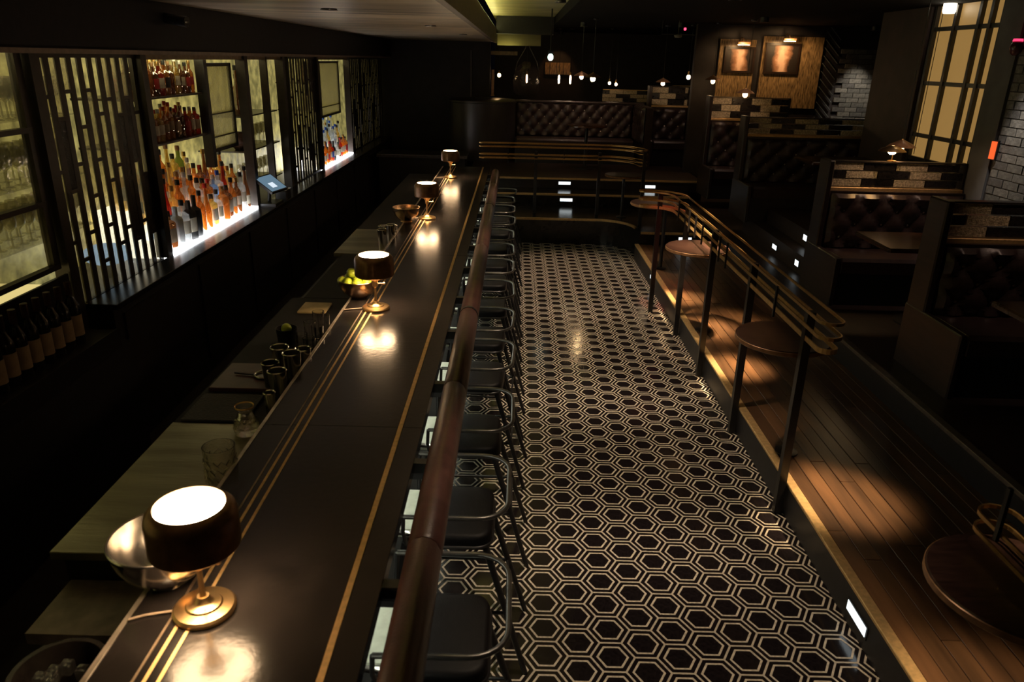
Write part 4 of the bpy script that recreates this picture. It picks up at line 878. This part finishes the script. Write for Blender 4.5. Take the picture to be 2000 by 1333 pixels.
# pictures with picture lights
def picture(label, x0, x1, z0, z1, seed, lx, pw):
    t = thing('painting', label, 'painting', ((x0+x1)/2, 13.02, z0)); W = x1-x0; H = z1-z0; f = .035
    m = bpy.data.materials.new('canvas_%d' % seed); m.use_nodes = True; nt = m.node_tree; n = nt.nodes; b = n['Principled BSDF']; b.inputs['Roughness'].default_value = .5
    tc = n.new('ShaderNodeTexCoord'); nz = n.new('ShaderNodeTexNoise'); nz.inputs['Scale'].default_value = 7; nz.inputs['Detail'].default_value = 5
    mp = n.new('ShaderNodeMapping'); mp.inputs['Location'].default_value = (seed*3.1, 0, 0); nt.links.new(tc.outputs['Object'], mp.inputs[0]); nt.links.new(mp.outputs[0], nz.inputs['Vector'])
    sx = n.new('ShaderNodeSeparateXYZ'); nt.links.new(tc.outputs['Object'], sx.inputs[0])
    ab = n.new('ShaderNodeMath'); ab.operation = 'ABSOLUTE'; nt.links.new(sx.outputs[0], ab.inputs[0])
    ml = n.new('ShaderNodeMath'); ml.operation = 'MULTIPLY_ADD'; ml.inputs[1].default_value = -2.6/W; ml.inputs[2].default_value = .62; nt.links.new(ab.outputs[0], ml.inputs[0])
    ad = n.new('ShaderNodeMath'); ad.operation = 'ADD'; nt.links.new(ml.outputs[0], ad.inputs[0]); nt.links.new(nz.outputs['Fac'], ad.inputs[1])
    rp = n.new('ShaderNodeValToRGB'); e = rp.color_ramp.elements; e[0].position = .42; e[0].color = (.02, .013, .010, 1); e[1].position = 1.0; e[1].color = (.85, .55, .40, 1)
    k = e.new(.72); k.color = (.38, .18, .10, 1); nt.links.new(ad.outputs[0], rp.inputs[0]); nt.links.new(rp.outputs[0], b.inputs['Base Color'])
    MB().box(-W/2+f, W/2-f, -.02, -.004, f, H-f).obj('canvas', m, t)
    fm = mat('picture_frame', (.025, .014, .010), .35)
    MB().box(-W/2, W/2, -.035, 0, 0, f).box(-W/2, W/2, -.035, 0, H-f, H).box(-W/2, -W/2+f, -.035, 0, f, H-f).box(W/2-f, W/2, -.035, 0, f, H-f).obj('frame', fm, t)
    p = thing('picture_light', label.replace('painting', 'picture light above the painting', 1) if False else 'bronze picture light above the %s painting' % ('smaller' if W < .52 else 'larger'), 'lamp', ((x0+x1)/2+lx, 13.02, z1+.02))
    MB().tube([(0, 0, .06), (0, -.10, .12), (0, -.22, .10), (0, -.26, .05)], .008, 8).obj('arm', BRONZE, p, smooth=60)
    MB().tube([(-.10, -.27, .03), (.10, -.27, .03)], .025, 12).obj('hood', BRONZE, p, smooth=60); MB().box(-.09, .09, -.285, -.255, .0, .006).obj('tube_bulb', lamp('picture_bulb', (1, .6, .28), 22.), p)
    spot('picture_lamp_beam', ((x0+x1)/2+lx, 12.62, z1+.04), ((x0+x1)/2, 13.02, z0+.1), pw, 150, .5, (1, .60, .26), .03)
picture('smaller framed painting with a pale figure on dark ground', 3.36, 3.86, 2.33, 2.73, 1, -.03, 8)
picture('larger framed painting with a pale figure on dark ground', 4.02, 4.58, 2.33, 2.80, 2, 0, 13)
ri = thing('red_indicator', 'tiny red indicator light hanging from the dark ceiling', 'light', (2.66, 12.9, 2.97)); MB().ball((0, 0, 0), .022, 12).obj('lens', lamp('red_dot', (1, .05, .12), 3.), ri, smooth=60); MB().box(-.03, .03, -.03, .03, .02, .09).obj('housing', BLACKM, ri)
# booth lamps
def booth_lamp(label, x, y, z, bulb, s=1.):
    t = thing('booth_lamp', label, 'lamp', (x, y, z))
    MB().lathe([(.04, 0), (.042, .008), (.02, .014)], 20).obj('base', BRASS, t, smooth=40)
    MB().tube([(0, 0, .01), (0, 0, .06), (-.02, -.03, .10), (-.04, -.06, .115)], .006, 8).obj('arm', BRASS, t, smooth=60)
    MB().lathe([(.10*s, .10), (.08*s, .122), (.03*s, .145), (.012, .15), (.028*s, .138), (.078*s, .116)], 28, c=(-.04, -.06, 0), cap0=False, cap1=False).obj('shade', BRASSL, t, smooth=50)
    MB().ball((-.04, -.06, .105), .032*s, 14).obj('bulb', bulb, t, smooth=60)
booth_lamp('bright brass lamp standing on the booth cap rail by the window', 3.52, 7.15, 1.64, lamp('booth_bulb', (1, .66, .32), 60.), 1.2)
pendant('small shaded bulb in front of the backlit window', 3.66, 7.3, 1.74, 3.06, True, s=.8, m=lamp('window_bulb', (1, .5, .22), 14.))
sc_ = thing('wall_sconce', 'white glowing sconce at the top of the backlit window', 'lamp', (4.20, 7.98, 2.97)); MB().lathe([(.05, 0), (.06, .02), (.06, .26), (.05, .28)], 20).obj('shade', lamp('sconce_glow', (1, .85, .62), 7.), sc_, smooth=50); MB().box(.03, .06, -.04, .04, .08, .2).obj('bracket', BLACKM, sc_)
ob = thing('exit_box', 'small glowing orange box on the brick wall', 'sign', (4.222, 6.78, 1.80)); MB().box(-.02, .0, -.03, .03, -.075, .075).obj('lens', lamp('orange_box', (1, .13, .03), 1.1), ob); MB().box(-.005, .015, -.04, .04, -.085, .085).obj('housing', BLACKM, ob)
FIX = [o for o in list(C.objects) if o.type == 'LIGHT' and o.name.split('.')[0] in ('booth_fill', 'terrace_fill', 'red_spot')]
FIXL = ['over the lamp-lit booth', 'over the nearest booth', 'over the far banquette', 'over the small far booth', 'over the booth below the paintings', 'aimed red at the brass rail']
rb = thing('red_globe', 'small red glass lamp high on the brick wall', 'lamp', (4.16, 6.72, 2.64)); MB().ball((0, 0, 0), .05, 14, sz=1.3).obj('globe', mat('red_globe_glass', (.10, .03, .035), .2), rb, smooth=60); MB().lathe([(.04, .05), (.035, .07)], 14).obj('red_lens', lamp('red_glow', (1, .05, .15), 1.5), rb, smooth=40); MB().box(.0, .09, -.01, .01, -.01, .01).obj('bracket', BLACKM, rb)
spot('brick_wash', (3.75, 6.45, 3.0), (4.24, 6.35, 1.35), 110, 46, .7, (1, .92, .8))  # added spot brightening the near bricks, no fitting known
spot('column_wash', (5.5, 12.5, 3.0), (5.6, 13.06, 1.5), 70, 50, .7, (1, .9, .7))  # unseen spot added to brighten the far brick column
# ceiling downlight housings
def downlight(label, x, y, z): 
    t = thing('downlight', label, 'downlight', (x, y, z), 0, 'ceiling downlights'); MB().lathe([(.05, -.0), (.055, -.002), (.055, .06), (.05, .062)], 20, cap0=False, cap1=True).obj('can', BLACKM, t, smooth=40); MB().lathe([(.048, .0), (.06, -.004), (.062, .0)], 20, cap0=False, cap1=False).obj('trim_ring', STEELD, t, smooth=40)
for k, (x, y) in enumerate(((-1.35, 5.8), (-.9, 8.3), (-.75, 11.0), (-1.3, 3.6))): downlight('unlit recessed downlight in the soffit over the bar, %s' % ('one nearest the wall screens', 'second toward the far end', 'farthest one', 'nearest one')[k], x, y, 2.754)
for k, (a, b, p, s) in enumerate(AISLE): downlight('black downlight can over the tiled aisle, %s' % ('nearest', 'second nearest', 'third nearest', 'farthest')[k], a[0], a[1], 3.0)
for o, lb in zip(FIX, FIXL): downlight('added black spot can in the ceiling %s' % lb, *o.location)  # cans added to house the spots that had no fitting
for lb, l in (('over the brick wall', (3.75, 6.45, 3.0)), ('over the far brick column', (5.5, 12.5, 3.0)), ('over the amber panel', (.95, 17.9, 3.0))): downlight('added black spot can in the ceiling %s' % lb, *l)  # more cans, added for the unseen wash spots
for k, (a, b, p, s) in enumerate(POOLS): downlight('black downlight can over the platform, %s from the far end' % ORD[k+1], a[0], a[1], 3.0)
cs = thing('security_camera', 'small dark camera on the header over the back bar', 'camera', (-2.36, 5.55, 2.66)); MB().tube([(-.06, 0, 0), (.10, -.03, -.02)], .035, 12).obj('body', BLACKM, cs, smooth=60); MB().lathe([(.02, 0), (.022, .01)], 14).obj('lens', STEEL, cs, (.10, -.05, -.03), smooth=40)
